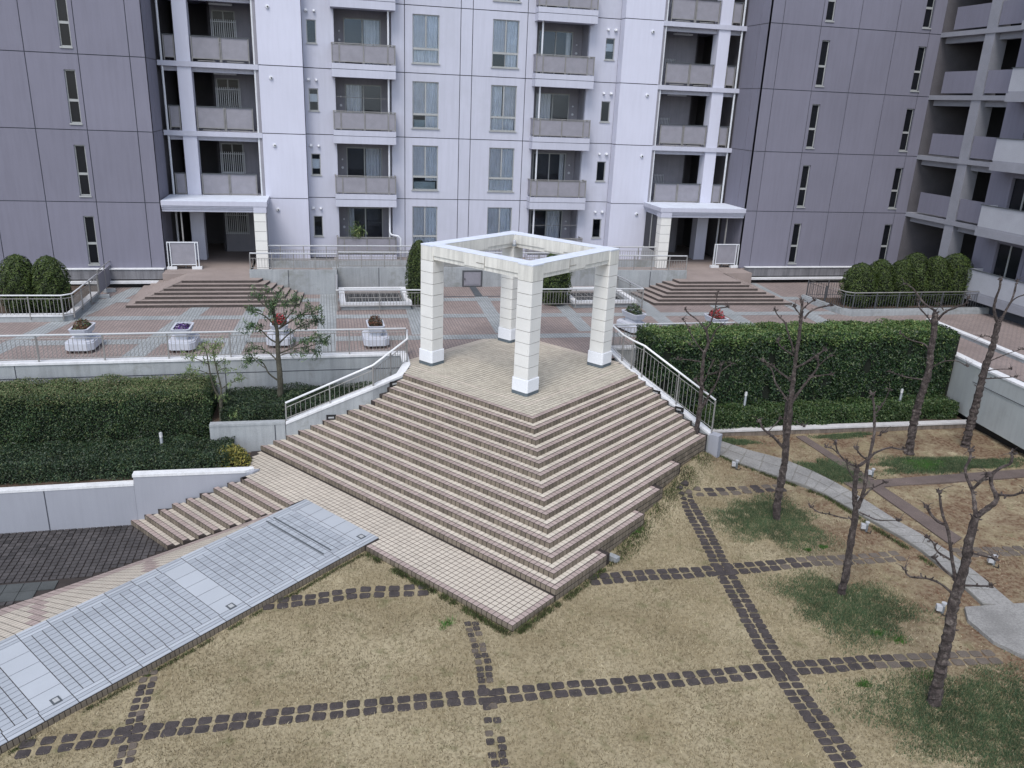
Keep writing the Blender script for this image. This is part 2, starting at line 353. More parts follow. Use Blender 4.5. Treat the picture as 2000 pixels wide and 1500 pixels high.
# ---------------------------------------------------------------- big corner staircase
LLs = [5.414, 5.739, 6.053, 6.374, 6.731, 7.300, 7.842, 8.424, 8.944, 9.503, 10.027, 10.605, 11.157, 11.736]
RRs = [5.714, 6.045, 6.369, 6.680, 6.992, 7.284, 7.603, 7.929, 8.24, 8.525, 6.532, 5.284, 4.093, 2.244]
stair = thing('corner_staircase', 'broad tiled corner staircase with pink nosings rising to the white pergola', 'staircase', (0, 0, -2.34))
P_ = .15025; tiles = []      # (worldpos, axis, size, matidx, step)
TM = [M_tile, M_tile2, M_pink, M_riser, M_ramp, M_rampw, M_steptile]
def topt(lst, a, b, z, mi, sa=.131, sb=.131, owner=None): lst.append((AB(a, b, z), 0, (sa, sb, .012), mi, owner))
ROTZ = TH      # box local x along A, local y along -B
def emit_tiles(lst, parent, nmax, mats, name='tile', rot=ROTZ):
    lst.sort(key=lambda t: (Vector(t[0]) - CAM).length)
    for t in lst[:nmax]:
        put(name, boxmesh(name, *t[2], mats[t[3]]), t[4] if t[4] is not None else parent, t[0], rot)
    m = MB(); c, s = math.cos(rot), math.sin(rot)
    for t in lst[nmax:]:
        x, y, z = t[0]; sx, sy, sz = t[2]
        def T(p): return (x + p[0] * c - p[1] * s, y + p[0] * s + p[1] * c, z + p[2])
        m.box(-sx / 2, sx / 2, -sy / 2, sy / 2, -sz / 2, sz / 2, T, t[3])
    if m.v: o = m.build('small_' + name + 's', mats, parent); o['kind'] = 'stuff'
for k in range(14):
    a0 = -k * TR; La = a0 + LLs[k]; Rb = a0 + RRs[k]; z = -k * RS
    m = MB()
    if k == 0:
        m.prism([AB(.006, .006)[:2], AB(5.414, .006)[:2], (-3.16, 4.7), (-2.95, 5.5), (-2.92, 5.93), AB(6.5, 1.25)[:2], AB(6.5, 6.5)[:2], AB(1.7, 6.5)[:2], (4.32, 4.9), (4.38, 4.0), AB(.006, 5.714)[:2]], -2.6, -.006)
    else:
        m.box(a0 + .006, La + .12, a0 + .006, a0 + TR + .02, -2.9, z - .006, T_ab)
        m.box(a0 + .006, a0 + TR + .02, a0 + TR + .02, Rb, -2.9, z - .006, T_ab)
    st = m.build('step', M_grout, stair)
    if k == 0: tag(st, 'wide tiled landing that carries the four pergola columns')
    def inside(x, y):
        if x > 4.36 - max(0, (4.6 - y)) * -.13 and y > 3.5: return False
        if y > 4.3 and x < -2.95 - max(0, 5.4 - y) * .32: return False
        if x > 4.55: return False
        return True
    if k == 0:
        N = 43
        for i in range(N):
            for j in range(N):
                a, b = (i + .5) * P_, (j + .5) * P_; x, y, _ = AB(a, b)
                if not inside(x, y): continue
                edge = i == 0 or j == 0; bandt = (i == 5 and j > 4) or (j == 5 and i > 4) or (i >= 41) or (j >= 41)
                topt(tiles, a, b, -.006, 2 if edge else (1 if bandt else 0), owner=st)
    else:
        for r_ in range(2):
            n0 = int(round((La - a0) / P_))
            for i in range(r_, n0): topt(tiles, a0 + (i + .5) * P_, a0 + (r_ + .5) * P_, z - .006 + .014 * r_, 2 if r_ == 0 or i == 0 else 6, owner=st)
            n1 = int((Rb - a0) / P_ - .2)
            for j in range(r_ + 1, n1):
                endt = k >= 9 and j == n1 - 1
                topt(tiles, a0 + (r_ + .5) * P_, a0 + (j + .5) * P_, z - .006 + .014 * r_, 2 if r_ == 0 or endt else 6, owner=st)
    # riser tiles
    for i in range(int((LLs[k]) / P_)):
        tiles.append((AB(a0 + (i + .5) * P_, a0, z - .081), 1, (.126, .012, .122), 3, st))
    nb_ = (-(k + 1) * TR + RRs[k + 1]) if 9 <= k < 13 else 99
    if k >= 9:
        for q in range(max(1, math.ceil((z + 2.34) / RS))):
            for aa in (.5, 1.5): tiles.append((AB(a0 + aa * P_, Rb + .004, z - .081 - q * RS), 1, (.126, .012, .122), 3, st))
    for j in range(int((RRs[k]) / P_)):
        exposed = k >= 9 and (k == 13 or a0 + j * P_ > nb_)
        for q in range(math.ceil((z + 2.36) / RS) if exposed else 1):
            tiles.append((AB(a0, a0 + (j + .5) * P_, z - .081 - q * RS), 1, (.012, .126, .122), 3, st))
# landing below the last step
Lb = -5.46; zl = -14 * RS; a13 = -13 * TR
land = MB()
land.prism([AB(a13 + .006, Lb + .006)[:2], AB(6.49, Lb + .006)[:2], (-7.9, 2.05), (-8.15, 2.3), (-8.1, 3.7), (-4.0, 3.9), AB(5, a13 + .01)[:2], AB(a13 + .006, a13 + .01)[:2]], -3.9, zl - .006)
ld = land.build('landing', M_grout, stair)
ni = int((8.6 - a13) / P_); nj = int(round((a13 - Lb) / P_))
for i in range(ni):
    for j in range(nj):
        a, b = a13 + (i + .5) * P_, Lb + (j + .5) * P_; x, y, _ = AB(a, b)
        if a > 6.49 + (b - Lb) * .85 or x < -8.1: continue
        if .93 < a < 4.03 and b < -4.98: continue
        pink = j == 0 or i == 0
        topt(tiles, a, b, zl - .006, 2 if pink else 1, owner=ld)
for i in range(ni):
    a = a13 + (i + .5) * P_
    if a < .9: tiles.append((AB(a, Lb, zl - .081), 1, (.126, .012, .122), 3, ld)); tiles.append((AB(a, Lb + .004, zl - .081 - RS), 1, (.126, .012, .122), 3, ld))
for j in range(nj):
    b = Lb + (j + .5) * P_
    for q in range(2): tiles.append((AB(a13, b, zl - .081 - q * RS), 1, (.012, .126, .122), 3, ld))
emit_tiles(tiles, stair, 300, TM)

# ---------------------------------------------------------------- ramp
def zr(b): return zl - .0595 * max(0, Lb - b)
RA0, RA1 = .95, 4.0
m = MB()
bs = [-4.98, Lb] + [Lb - i for i in range(1, 13)]
for b0, b1 in zip(bs[:-1], bs[1:]):
    n = len(m.v)
    for b in (b0, b1):
        for a in (RA0, RA1):
            m.v.append(AB(a, b, zr(b) - .004 + (.006 if b0 > Lb else 0))); m.v.append(AB(a, b, -4.2))
    for q in ((0, 2, 6, 4), (0, 4, 5, 1), (2, 3, 7, 6), (0, 1, 3, 2), (4, 6, 7, 5)): m.f.append(tuple(n + i for i in q)); m.m.append(0)
rp = structure('ramp_path', m, M_grout, 'long blue grey tiled ramp descending to the lower left of the photo')
rt = []
SL = -math.atan(.0595)
def rtile(a, b, sa, sb, mi): rt.append((AB(a, b, zr(b) + .004 + (.002 if b > Lb else 0)), 0, (sa - .015, sb - .017, .012), mi, None))
b = -4.98
def brow(b, w, band):
    if band:
        for i in range(5): rtile(RA0 + .31 + (i + .5) * .486, b - w / 2, .486, w, 5)
    else:
        for i in range(16): rtile(RA0 + .31 + (i + .5) * .1519, b - w / 2, .1519, w, 4)
while b > -16.8:
    brow(b, .60, True)
    for i in range(15): brow(b - .6 - i * .21, .21, False)
    for q in range(6):
        for i in range(3):
            rtile(RA0 + (i + .5) * .1033, b - (q + .5) * .625, .1033, .625, 5 if (q + i) % 2 else 4); rtile(RA1 - (i + .5) * .1033, b - (q + .5) * .625, .1033, .625, 5 if (q + i) % 2 else 4)
    b -= 3.75
# ramp tiles lie in the slope: rotate boxes with it
rt.sort(key=lambda t: (Vector(t[0]) - CAM).length)
EUL = (Matrix.Rotation(TH, 3, 'Z') @ Matrix.Rotation(SL, 3, 'X'))
q3 = EUL.to_euler()
def vis(p):
    d = Vector(p) - CAM; x, y, z = d.dot(rx), d.dot(fw), d.dot(up)
    return y > 0 and abs(x / y) < .66 and abs(z / y) < .50
rv = [t for t in rt if vis(t[0])]; ro = [t for t in rt if not vis(t[0])]
for t in rv[:300]: put('tile', boxmesh('tile', *t[2], TM[t[3]]), rp, t[0], q3)
m = MB()
for t in rv[300:] + ro:
    o = Vector(t[0]); sx, sy, sz = (v / 2 for v in t[2])
    m.box(-sx, sx, -sy, sy, -sz, sz, lambda p: tuple(o + EUL @ Vector(p)), t[3])
o = m.build('small_tiles', TM, rp); o['kind'] = 'stuff'
for i in range(120):      # edge tiles in the shade-darkened riser colour under the ramp's lawn side
    b = Lb - (i + .5) * .1
    if i % 1 == 0: put('edge_tile', boxmesh('edge_tile', .012, .086, .135, M_riser), rp, AB(RA0 - .002, b, zr(b) - .088), q3)
for bb in (-6.15, -6.38):
    o = put('drain_slot', boxmesh('drain_slot', 2.42, .045, .012, M_drain), rp, AB(2.62, bb, zr(bb) + .009), q3)
lab = ['square glass ground light in the ramp near its top', 'square glass ground light at the middle band of the grey ramp', 'square glass ground light in the ramp nearest the camera']
for (a_, b_), l_ in zip(((1.33, -5.25), (1.33, -9.0), (1.33, -12.75)), lab):
    t = thing('ground_light', l_, 'ground light', AB(a_, b_, zr(b_) + .012), 'ground lights set in the ramp')
    put('frame', boxmesh('frame', .2, .17, .012, M_drain), t, AB(a_, b_, zr(b_) + .014), q3)
    put('lens', boxmesh('lens', .12, .10, .012, M_lens), t, AB(a_, b_, zr(b_) + .020), q3)
# apron between ramp and lower paving: a warped tiled bank with a pink border
def aout(b):
    if b > -8.0: f = (b + 5.43) / (-8.0 + 5.43); return 3.99 + f * 2.5, zl + f * (-3.59 - zl)
    return 6.49 + min(.35, (-8.0 - b) * .09), -3.59
m = MB(); gb = MB(); cnt = 0; ap = thing('tiled_bank', 'beige tiled bank with pink border beside the grey ramp and below the small stairs', 'tiled bank', AB(5.2, -9, -3.59))
N = 64
for i in range(N):
    b0, b1 = Lb - i * .175, Lb - (i + 1) * .175
    ao0, zo0 = aout(b0); ao1, zo1 = aout(b1)
    gb.poly([AB(4.0, b0, zr(b0) - .02), AB(ao0, b0, zo0 - .02), AB(ao1, b1, zo1 - .02), AB(4.0, b1, zr(b1) - .02)])
    nc = max(1, int((ao0 - 4.0 - .7) / .18))
    def S(f, g_):      # f across 0..1, g_ along 0..1
        bb = b0 + (b1 - b0) * g_; ao, zo = aout(bb); a = 4.0 + f * (ao - 4.0); return AB(a, bb, zr(bb) + (zo - zr(bb)) * f - .012)
    wd = ao0 - 4.0; fe = max(0, (wd - .7) / wd) if wd > .05 else 0
    cells = [(c * fe / nc, (c + 1) * fe / nc, 1) for c in range(nc)] if fe > 0 else []
    cells += [(fe, (fe + 1) / 2, 2), ((fe + 1) / 2, 1, 2)]
    for f0, f1, mi in cells:
        e = .008 / max(wd, .1)
        diag = mi == 1 and abs(((f0 * 6 + i) % 15) - 7) < .9
        m.poly([S(f0 + e, .04), S(f1 - e, .04), S(f1 - e, .96), S(f0 + e, .96)], 2 if diag else mi)
gb.build('bank_base', M_grout, ap); o = m.build('bank_tiles', TM, ap); o['kind'] = 'stuff'
# ---------------------------------------------------------------- small left stairs
ls = thing('side_stairs', 'short flight of nine pink edged tiled steps below the white wall at lower left', 'stairs', (-10, 1.0, -3.59))
tl = []
for k in range(0, 9):
    b0 = -5.43 - .3 * k; z = zl - RS * k; aL = 6.49 + .262 * k; aR = 3.99 + .31 * k
    m = MB(); m.prism([AB(aR, b0)[:2], AB(aL, b0)[:2], AB(aL - .24, b0 + .31)[:2], AB(aR - .31, b0 + .31)[:2]], -3.9, z - .006)
    st = m.build('step', M_grout, ls)
    if k == 0: continue
    for r_ in range(2):
        bb = b0 + (r_ + .5) * P_; a = aR - .31 * (r_ / 2.)
        while a + P_ < aL - .26 * (r_ / 2.): topt(tl, a + P_ / 2, bb, z - .006, 2 if r_ == 0 else 1, owner=st); a += P_
for k in range(0, 9):
    b0 = -5.43 - .3 * k; z = zl - RS * k; aL = 6.49 + .262 * k; aR = 3.99 + .31 * k; a = aR
    while a + P_ < aL: tl.append((AB(a + P_ / 2, b0 if k else Lb - .002, z - .081), 1, (.126, .012, .122), 3, None)); a += P_
emit_tiles(tl, ls, 150, TM)
# ---------------------------------------------------------------- dark lower paving
g = MB(); g.poly([(-30, -30, -3.612), (-8.6, -30, -3.612), (-8.6, 2.1, -3.612), (-30, 2.1, -3.612)])
lp = structure('lower_paving', g, M_grout, 'dark wet stone paving at the lower left below the white wall')
pl = []
x = -20.0
while x < -9.8:
    y = 1.98
    while y > -6.5:
        a, b = toab(x, y); ao, _ = aout(b) if b < -5.5 else (99, 0)
        yc = -1.15 + (x + 15) * .0
        if a > ao + .05 and vis((x, y, -3.59)):
            if not (-1.55 < y < -.75): pl.append(((x + random.uniform(-.006, .006), y, -3.60), 0, (.142, .142, .03), 0, None))
        y -= .172
    x += .172
x = -20.0
while x < -9.8:
    for yy in (-.95, -1.35):
        a, b = toab(x, yy); ao, _ = aout(b) if b < -5.5 else (99, 0)
        if a > ao + .1: pl.append(((x, yy, -3.60), 0, (.385, .385, .03), 1, None))
    x += .4
emit_tiles(pl, lp, 300, [M_pave, mat('dark_paver_large', (.072, .078, .078), .6, .2, 2, .2, 50)], 'paver', 0.0)
# ---------------------------------------------------------------- walls
def wall(name, label, pts, t, zb, zt, mats=M_conc, cap=None, capm=M_cap, cat='wall', over=.03, joints=(), caph=.07):
    """pts polyline of the front face, thickness t to the left of travel, zt per point"""
    zt = zt if hasattr(zt, '__len__') else [zt] * len(pts); zb = zb if hasattr(zb, '__len__') else [zb] * len(pts)
    th = thing(name, label, cat, (pts[0][0], pts[0][1], min(zb)))
    P = [Vector(p) for p in pts]; nrm = []
    for i in range(len(P)):
        d0 = (P[i] - P[i - 1]).normalized() if i else (P[1] - P[0]).normalized()
        d1 = (P[i + 1] - P[i]).normalized() if i < len(P) - 1 else d0
        d = (d0 + d1).normalized(); nrm.append(Vector((-d.y, d.x)) / max(.5, Vector((-d.y, d.x)).dot(Vector((-d0.y, d0.x)))))
    def strip(mb, off0, off1, lo, hi):
        for i in range(len(P) - 1):
            q = [P[i] + nrm[i] * off0, P[i + 1] + nrm[i + 1] * off0, P[i + 1] + nrm[i + 1] * off1, P[i] + nrm[i] * off1]
            mb.prism([tuple(v) for v in q], [lo[i], lo[i + 1], lo[i + 1], lo[i]], [hi[i], hi[i + 1], hi[i + 1], hi[i]])
    b = MB(); c = caph if cap else 0
    strip(b, 0, t, zb, [z - c for z in zt]); b.build('wall_body', mats, th)
    if cap: b = MB(); strip(b, -over, t + over, [z - c for z in zt], zt); b.build('coping', capm, th)
    for (x, y, z0, z1, dx, dy) in joints:
        b = MB(); n_ = Vector((-dy, dx)).normalized() * .012; q = [Vector((x, y)) - n_, Vector((x, y)) + n_]
        b.box(x - .014 if abs(dx) > abs(dy) else x - .02, x + .014 if abs(dx) > abs(dy) else x + .02, y - .004, y + .02, z0, z1); b.build('joint', M_joint, th)
    return th
wall('terrace_wall', 'stained concrete retaining wall of the plaza behind the clipped hedge at left', [(-30, 6.4), (-2.93, 6.4)], .3, -3.2, .06, cap=1,
     joints=[(-15.35, 6.4, -2.4, 0, 1, 0), (-9.03, 6.4, -2.4, 0, 1, 0)])
b = MB(); b.box(-30, -2.95, 6.394, 6.41, -.47, -.445); o = b.build('shadow_groove', M_joint, bpy.data.objects['terrace_wall'])
wall('terrace_wall', 'concrete retaining wall of the plaza behind the tall leafy hedge at right', [(4.45, 6.42), (18.3, 6.42)], .3, -2.6, .06, cap=1)
wall('stair_side_wall', 'sloping white wall carrying the handrail on the left of the big staircase', [(-7.02, 3.745), (-4.3, 3.72), (-3.3, 4.33), (-2.98, 5.2), (-2.95, 6.38)], .22, -3.0, [-1.28, -.20, -.02, .06, .07], cap=1, over=.02)
wall('stair_side_wall', 'sloping white wall carrying the handrail on the right of the big staircase', [(4.42, 6.4), (4.36, 4.9), (4.40, 4.1), (4.56, 3.50), (6.38, 1.52)], .28, -2.7, [.06, .05, .02, -.10, -1.42], cap=1, over=.0)
bpy.data.objects['stair_side_wall.001']
b = MB(); b.prism([(6.38, 1.52), (6.62, 1.30), (6.85, 1.52), (6.60, 1.74)], -2.6, -1.45); b.build('end_block', M_conc_n, bpy.data.objects['stair_side_wall.001'])
wall('planter_wall', 'low water stained wall of the planting bed left of the big staircase', [(-9.3, 3.80), (-7.04, 3.745)], .22, -3.0, -1.27, cap=1, over=.015, capm=M_conc, joints=[(-7.35, 3.75, -2.3, -1.3, 1, 0)])
wall('white_garden_wall', 'clean white garden wall with stepped top beside the small stairs at lower left', [(-26, 2.0), (-11.22, 2.0)], .24, -3.75, -2.27, mats=M_conc_n, cap=1, over=.012, joints=[(-13.57, 2.0, -3.6, -2.28, 1, 0)])
gw = bpy.data.objects['white_garden_wall']
b = MB(); b.prism([(-11.215, 2.0), (-7.95, 2.0), (-7.75, 2.24), (-11.215, 2.24)], -3.75, [-2.07, -2.13, -2.13, -2.07]); b.build('wall_body', M_conc_n, gw)
b = MB(); b.prism([(-11.23, 1.985), (-8.15, 1.985), (-7.9, 2.16), (-7.95, 2.255), (-11.23, 2.255)], [-2.068, -2.128, -2.128, -2.128, -2.068], [-1.99, -2.05, -2.07, -2.05, -1.99]); b.build('coping', M_cap, gw)
wall('low_kerb_wall', 'low pale kerb edging the planting bed in front of the right hedge', [(6.86, 3.30), (17.9, 2.86)], .24, -2.6, -2.10, mats=mat('stained_kerb', (.22, .18, .15), .9, .2, 2, .2, streak=.4), cap=1, capm=mat('kerb_cap', (.50, .49, .49), .85, .15, 3), over=.03, caph=.06)
wall('side_terrace_wall', 'smooth concrete retaining wall leaning over the garden at the right edge', [(16.3, -14.0), (17.25, -3.0), (17.55, .6), (17.72, 3.2), (18.15, 6.42)][::-1], .32, [-1.95, -1.98, -2.02, -2.05, -2.05], .03, mats=M_conc_s, cap=1, over=.02)
o = bpy.data.objects['side_terrace_wall']; b = MB(); b.prism([(18.1, 6.35), (17.9, 6.35), (17.85, -3), (17.3, -14), (18.2, -14)], -3, -1.9); b.build('shaded_base', M_black, o)  # set-back base painted black for the shade under the overhang
b = MB(); b.prism([(17.685, 3.19), (17.70, 3.19), (17.535, .6), (17.52, .6)], -.62, -.60); b.build('joint', M_joint, o)
wall('walkway_kerb', 'white kerb running along the raised walkway at the right edge', [(20.3, 9.2), (20.1, 5.8), (19.75, 1.0), (19.6, -5)], .22, -.02, .2, mats=M_conc, cap=1)
# soil beds
g = MB(); g.box(-26, -7.8, 2.24, 6.4, -3.2, -2.25); structure('planting_bed', g, M_soil)
g = MB(); g.box(-9.3, -4.0, 3.97, 6.4, -2.2, -1.36); structure('planting_bed', g, M_soil)
g = MB(); g.prism([(6.7, 3.5), (6.95, 1.9), (4.9, 3.6), (4.7, 6.4), (18, 6.4), (17.7, 3.1)][::1], -2.6, -2.14); structure('planting_bed', g, M_soil)
# concrete garden path, pad, side strips
cl = [(6.63, 2.21), (7.3, .95), (8.04, -.17), (8.55, -.85), (8.81, -1.4), (9.0, -2.2), (9.22, -3.16), (9.45, -4.1), (9.54, -4.89), (9.5, -6), (9.3, -7.3)]
cr = [(7.44, 2.9), (8.1, 1.95), (8.94, 1.07), (9.4, .1), (9.65, -.75), (9.85, -2.0), (9.97, -3.27), (10.15, -4.2), (10.24, -5.0), (10.2, -6.2), (10.05, -7.6)]
g = MB()
for i in range(len(cl) - 1): g.prism([cl[i], cr[i], cr[i + 1], cl[i + 1]], -2.5, -2.27)
gp = structure('garden_path', g, mat('path_edge', (.19, .185, .17), .95, .2), 'narrow curving concrete path through the garden from the stairs to the right')
for i in range(len(cl) - 1):      # crazy paving slabs with open joints
    for h in range(2):
        for s2 in range(2):
            f0, f1 = s2 / 2 + .02 + (random.uniform(-.06, .06) if s2 else 0), (s2 + 1) / 2 - .02; t0, t1 = h / 2 + .012, (h + 1) / 2 - .012
            def Q(f, t):
                L_ = Vector(cl[i]).lerp(Vector(cl[i + 1]), t); R_ = Vector(cr[i]).lerp(Vector(cr[i + 1]), t); return tuple(L_.lerp(R_, f))
            b = MB(); b.prism([Q(f0, t0), Q(f1, t0 + random.uniform(-.02, .03)), Q(f1, t1), Q(f0, t1 - random.uniform(0, .04))], -2.3, -2.258 + random.uniform(-.003, .003)); b.build('slab', M_path, gp)
g = MB(); g.prism([(8.75, -7.35), (10.4, -7.45), (10.6, -11), (9.6, -11), (8.42, -8.6), (8.45, -7.8)], -2.5, -2.25); structure('concrete_pad', g, M_path, 'pale concrete pad at the lower right edge of the garden')
M_strip2 = mat('worn_strip', (.135, .105, .095), .9, .2, 1.5, .2, 30, .4, 30)
g = MB(); g.prism([(10.5, 2.9), (10.85, 2.9), (11.0, .2), (11.1, -.7), (10.7, -.7), (10.62, .3)], -2.5, -2.30)
g.prism([(9.95, -.75), (16.9, -.70), (16.9, -1.25), (10.0, -1.2)], -2.5, -2.298); g.prism([(10.6, -1.2), (11.05, -1.2), (11.2, -4.4), (10.6, -4.7)], -2.5, -2.301); structure('paving_strip', g, M_strip2)
# sett paths in the lawn
def setts(label, line, along, across, nrow, m0, fade=None, jitter=.012, skip=0):
    th = thing('sett_path', label, 'stone path', (line[0][0], line[0][1], Hg(*line[0])))
    segs = []; 
    for (p, q) in zip(line[:-1], line[1:]): segs.append((Vector(p), Vector(q)))
    for sp, sq in segs:
        L = (sq - sp).length; d = (sq - sp).normalized(); nn = Vector((-d.y, d.x)); n = int(L / along); rot = math.atan2(d.y, d.x)
        for i in range(n):
            for r_ in range(nrow):
                c = sp + d * ((i + .5) * L / n) + nn * ((r_ - (nrow - 1) / 2) * across) + Vector((random.uniform(-jitter, jitter), random.uniform(-jitter, jitter)))
                if random.random() < skip: continue
                mm = m0
                if fade and random.random() < fade(c.x, c.y): mm = M_sett2
                k = random.randrange(4)
                me = settmesh(along * (.85 + .03 * (k % 2)), across * (.84 + .04 * (k // 2)), mm, k)
                put('stone', me, th, (c.x, c.y, hn(c.x, c.y) + .008 + random.uniform(-.006, .006)), (random.uniform(-.03, .03), random.uniform(-.03, .03), rot + random.uniform(-.06, .06)))
    return th
_sm = {}
def settmesh(sx, sy, m, k):
    key = (round(sx, 3), round(sy, 3), m.name, k)
    if key in _sm: return _sm[key]
    r_ = random.Random(k * 7 + int(sx * 100)); b = MB(); n = 12; ring = []
    for (u, v) in ((1, -.7), (1, 0), (1, .7), (.72, 1), (0, 1), (-.72, 1), (-1, .7), (-1, 0), (-1, -.7), (-.72, -1), (0, -1), (.72, -1)):
        ring.append((u * sx / 2 * (1 + r_.uniform(-.07, .04)), v * sy / 2 * (1 + r_.uniform(-.09, .05))))
    b.v = [(x, y, -.06) for x, y in ring] + [(x, y, .006) for x, y in ring] + [(x * .86, y * .86, .016) for x, y in ring]
    for i in range(n):
        j = (i + 1) % n; b.f += [(i, j, n + j, n + i), (n + i, n + j, 2 * n + j, 2 * n + i)]; b.m += [0, 0]
    b.f.append(tuple(2 * n + i for i in range(n))); b.m.append(0)
    _sm[key] = b.mesh('stone', m); return _sm[key]
fd = lambda x, y: ss((x - 4.4) / 3.0)
setts('long dark stone sett path crossing the lawn from left to right at the front', [(-11.35, -7.68), (-10.3, -7.74), (-5.87, -8.18), (-3.37, -8.28), (.2, -8.47), (3.0, -8.56), (5.3, -8.7), (8.2, -9.0)], .285, .235, 2, M_sett, fd)
setts('short dark stone sett path between the grey ramp and the front corner steps', [(-7.3, -4.30), (-5.15, -4.33), (-3.5, -4.55)], .285, .24, 2, M_sett)
setts('dark stone sett path leaving the right of the front steps towards the trees', [(.3, -4.74), (3.6, -4.84), (6.5, -4.88), (8.9, -4.95)], .285, .26, 2, M_sett, fd)
setts('narrow stone sett path running from the staircase end towards the camera at right', [(4.5, -.75), (4.23, -2.72), (3.88, -4.52), (3.6, -6.28), (3.32, -7.94), (3.2, -9.36), (3.09, -11.4)], .185, .27, 2, M_sett)
setts('short narrow stone sett path beside the grey ramp at lower left', [(-9.36, -6.0), (-9.4, -7.34), (-9.33, -9.0)], .17, .17, 2, M_sett, lambda x, y: .35, .02, .12)
setts('narrow overgrown stone sett path in front of the bottom corner of the steps', [(-2.78, -5.9), (-2.76, -7.41), (-2.89, -8.87), (-3.03, -10.6)], .17, .17, 2, M_sett, lambda x, y: .45 if y > -8 else .2, .02, .18)
setts('dark stone sett path between the staircase end and the mossy tree mound', [(4.4, -.72), (5.63, -.77), (7.9, -.80)], .33, .28, 2, M_sett, lambda x, y: .35)
setts('dusty stone sett path at the right edge beyond the concrete path', [(10.4, -5.05), (13.5, -5.3)], .3, .26, 2, M_sett2)
# ================================================================ PERGOLA
PO, PS, CW, PH = 1.293, 4.669, .563, 4.05
perg = thing('pergola', 'square cream stone pergola with four banded columns on the tiled landing', 'pergola', AB(PO + PS / 2, PO + PS / 2, 0))
GZ = [.52 + i * .379 for i in range(9)]
def chamf(a0, b0, w, c=.03): return [AB(*p)[:2] for p in ((a0 + c, b0), (a0 + w - c, b0), (a0 + w, b0 + c), (a0 + w, b0 + w - c), (a0 + w - c, b0 + w), (a0 + c, b0 + w), (a0, b0 + w - c), (a0, b0 + c))]
for ca in (0, 1):
    for cb in (0, 1):
        a0, b0 = PO + ca * (PS - CW), PO + cb * (PS - CW)
        m = MB(); m.prism(chamf(a0 + .02, b0 + .02, CW - .04), .03, PH - .02); c = m.build('column', mat('groove_dark', (.22, .20, .17), .9), perg)
        m = MB(); m.prism(chamf(a0 - .035, b0 - .035, CW + .07, .045), .11, .505); m.prism(chamf(a0 - .02, b0 - .02, CW + .04, .05), .505, .52); m.build('plinth', M_plinth, c)
        m = MB(); m.prism(chamf(a0 - .04, b0 - .04, CW + .08, .05), 0.0, .105); m.build('base_strip', M_strip, c)
        for i in range(8):
            m = MB(); m.prism(chamf(a0, b0, CW), GZ[i] + (.008), GZ[i + 1] - .008); m.build('block', M_cream, c)
        m = MB(); m.prism(chamf(a0, b0, CW), GZ[8] + .008, PH - .03); m.prism(chamf(a0 - .006, b0 - .006, CW + .012), PH - .03, PH + .012, 1); m.build('capital', [M_creamd, M_top], c)
def beam(T, L):
    m = MB()      # local: u along, v across (0 outside), z
    e = .03; w = CW - 2 * e; zt = PH
    m.box(CW, L - CW, e, e + w, 3.735, zt, T, 0)
    m.box(CW, L - CW, e - .004, e + w + .004, zt, zt + .01, T, 1)
    mid = L / 2
    m.box(CW, mid - .42, e + .03, e + w - .03, 3.60, 3.735, T, 0); m.box(mid + .42, L - CW, e + .03, e + w - .03, 3.60, 3.735, T, 0)
    m.box(mid - .42, mid + .42, e + .03, e + w - .03, 3.60, 3.66, T, 0)
    m.box(mid - .42, mid + .42, e, e + w, 3.66, 3.735, T, 0)
    m.box(mid - .42, mid - .10, e - .012, e, 3.80, 3.815, T, 2); m.box(CW, mid - .42, e + .018, e + .03, 3.725, 3.74, T, 2); m.box(mid + .42, L - CW, e + .018, e + .03, 3.725, 3.74, T, 2)
    m.box(mid - .45, mid - .435, e - .008, e, 3.74, 4.02, T, 2)
    m.build('beam', [M_creamd, M_top, mat('groove_dark', (.2, .2, .2))], perg)
beam(lambda p: AB(PO + p[0], PO + p[1], p[2]), PS); beam(lambda p: AB(PO + p[0], PO + PS - p[1], p[2]), PS)
beam(lambda p: AB(PO + p[1], PO + p[0], p[2]), PS); beam(lambda p: AB(PO + PS - p[1], PO + p[0], p[2]), PS)
t = thing('lamp', 'small round lamp on the far inner corner of the pergola beams', 'lamp', AB(PO + PS - CW - .10, PO + PS - CW - .10, 3.66))
m = MB(); x_, y_, _ = AB(PO + PS - CW - .12, PO + PS - CW - .12); m.tube([(x_, y_, 3.66), (x_, y_, 3.70), (x_, y_, 3.74)], [.085, .085, .06], 12); m.build('base', M_metalg, t)
m = MB(); m.tube([(x_, y_, 3.74), (x_, y_, 3.80), (x_, y_, 3.87), (x_, y_, 3.90)], [.055, .07, .05, .01], 12); m.build('globe', M_boxw, t, smooth=True)

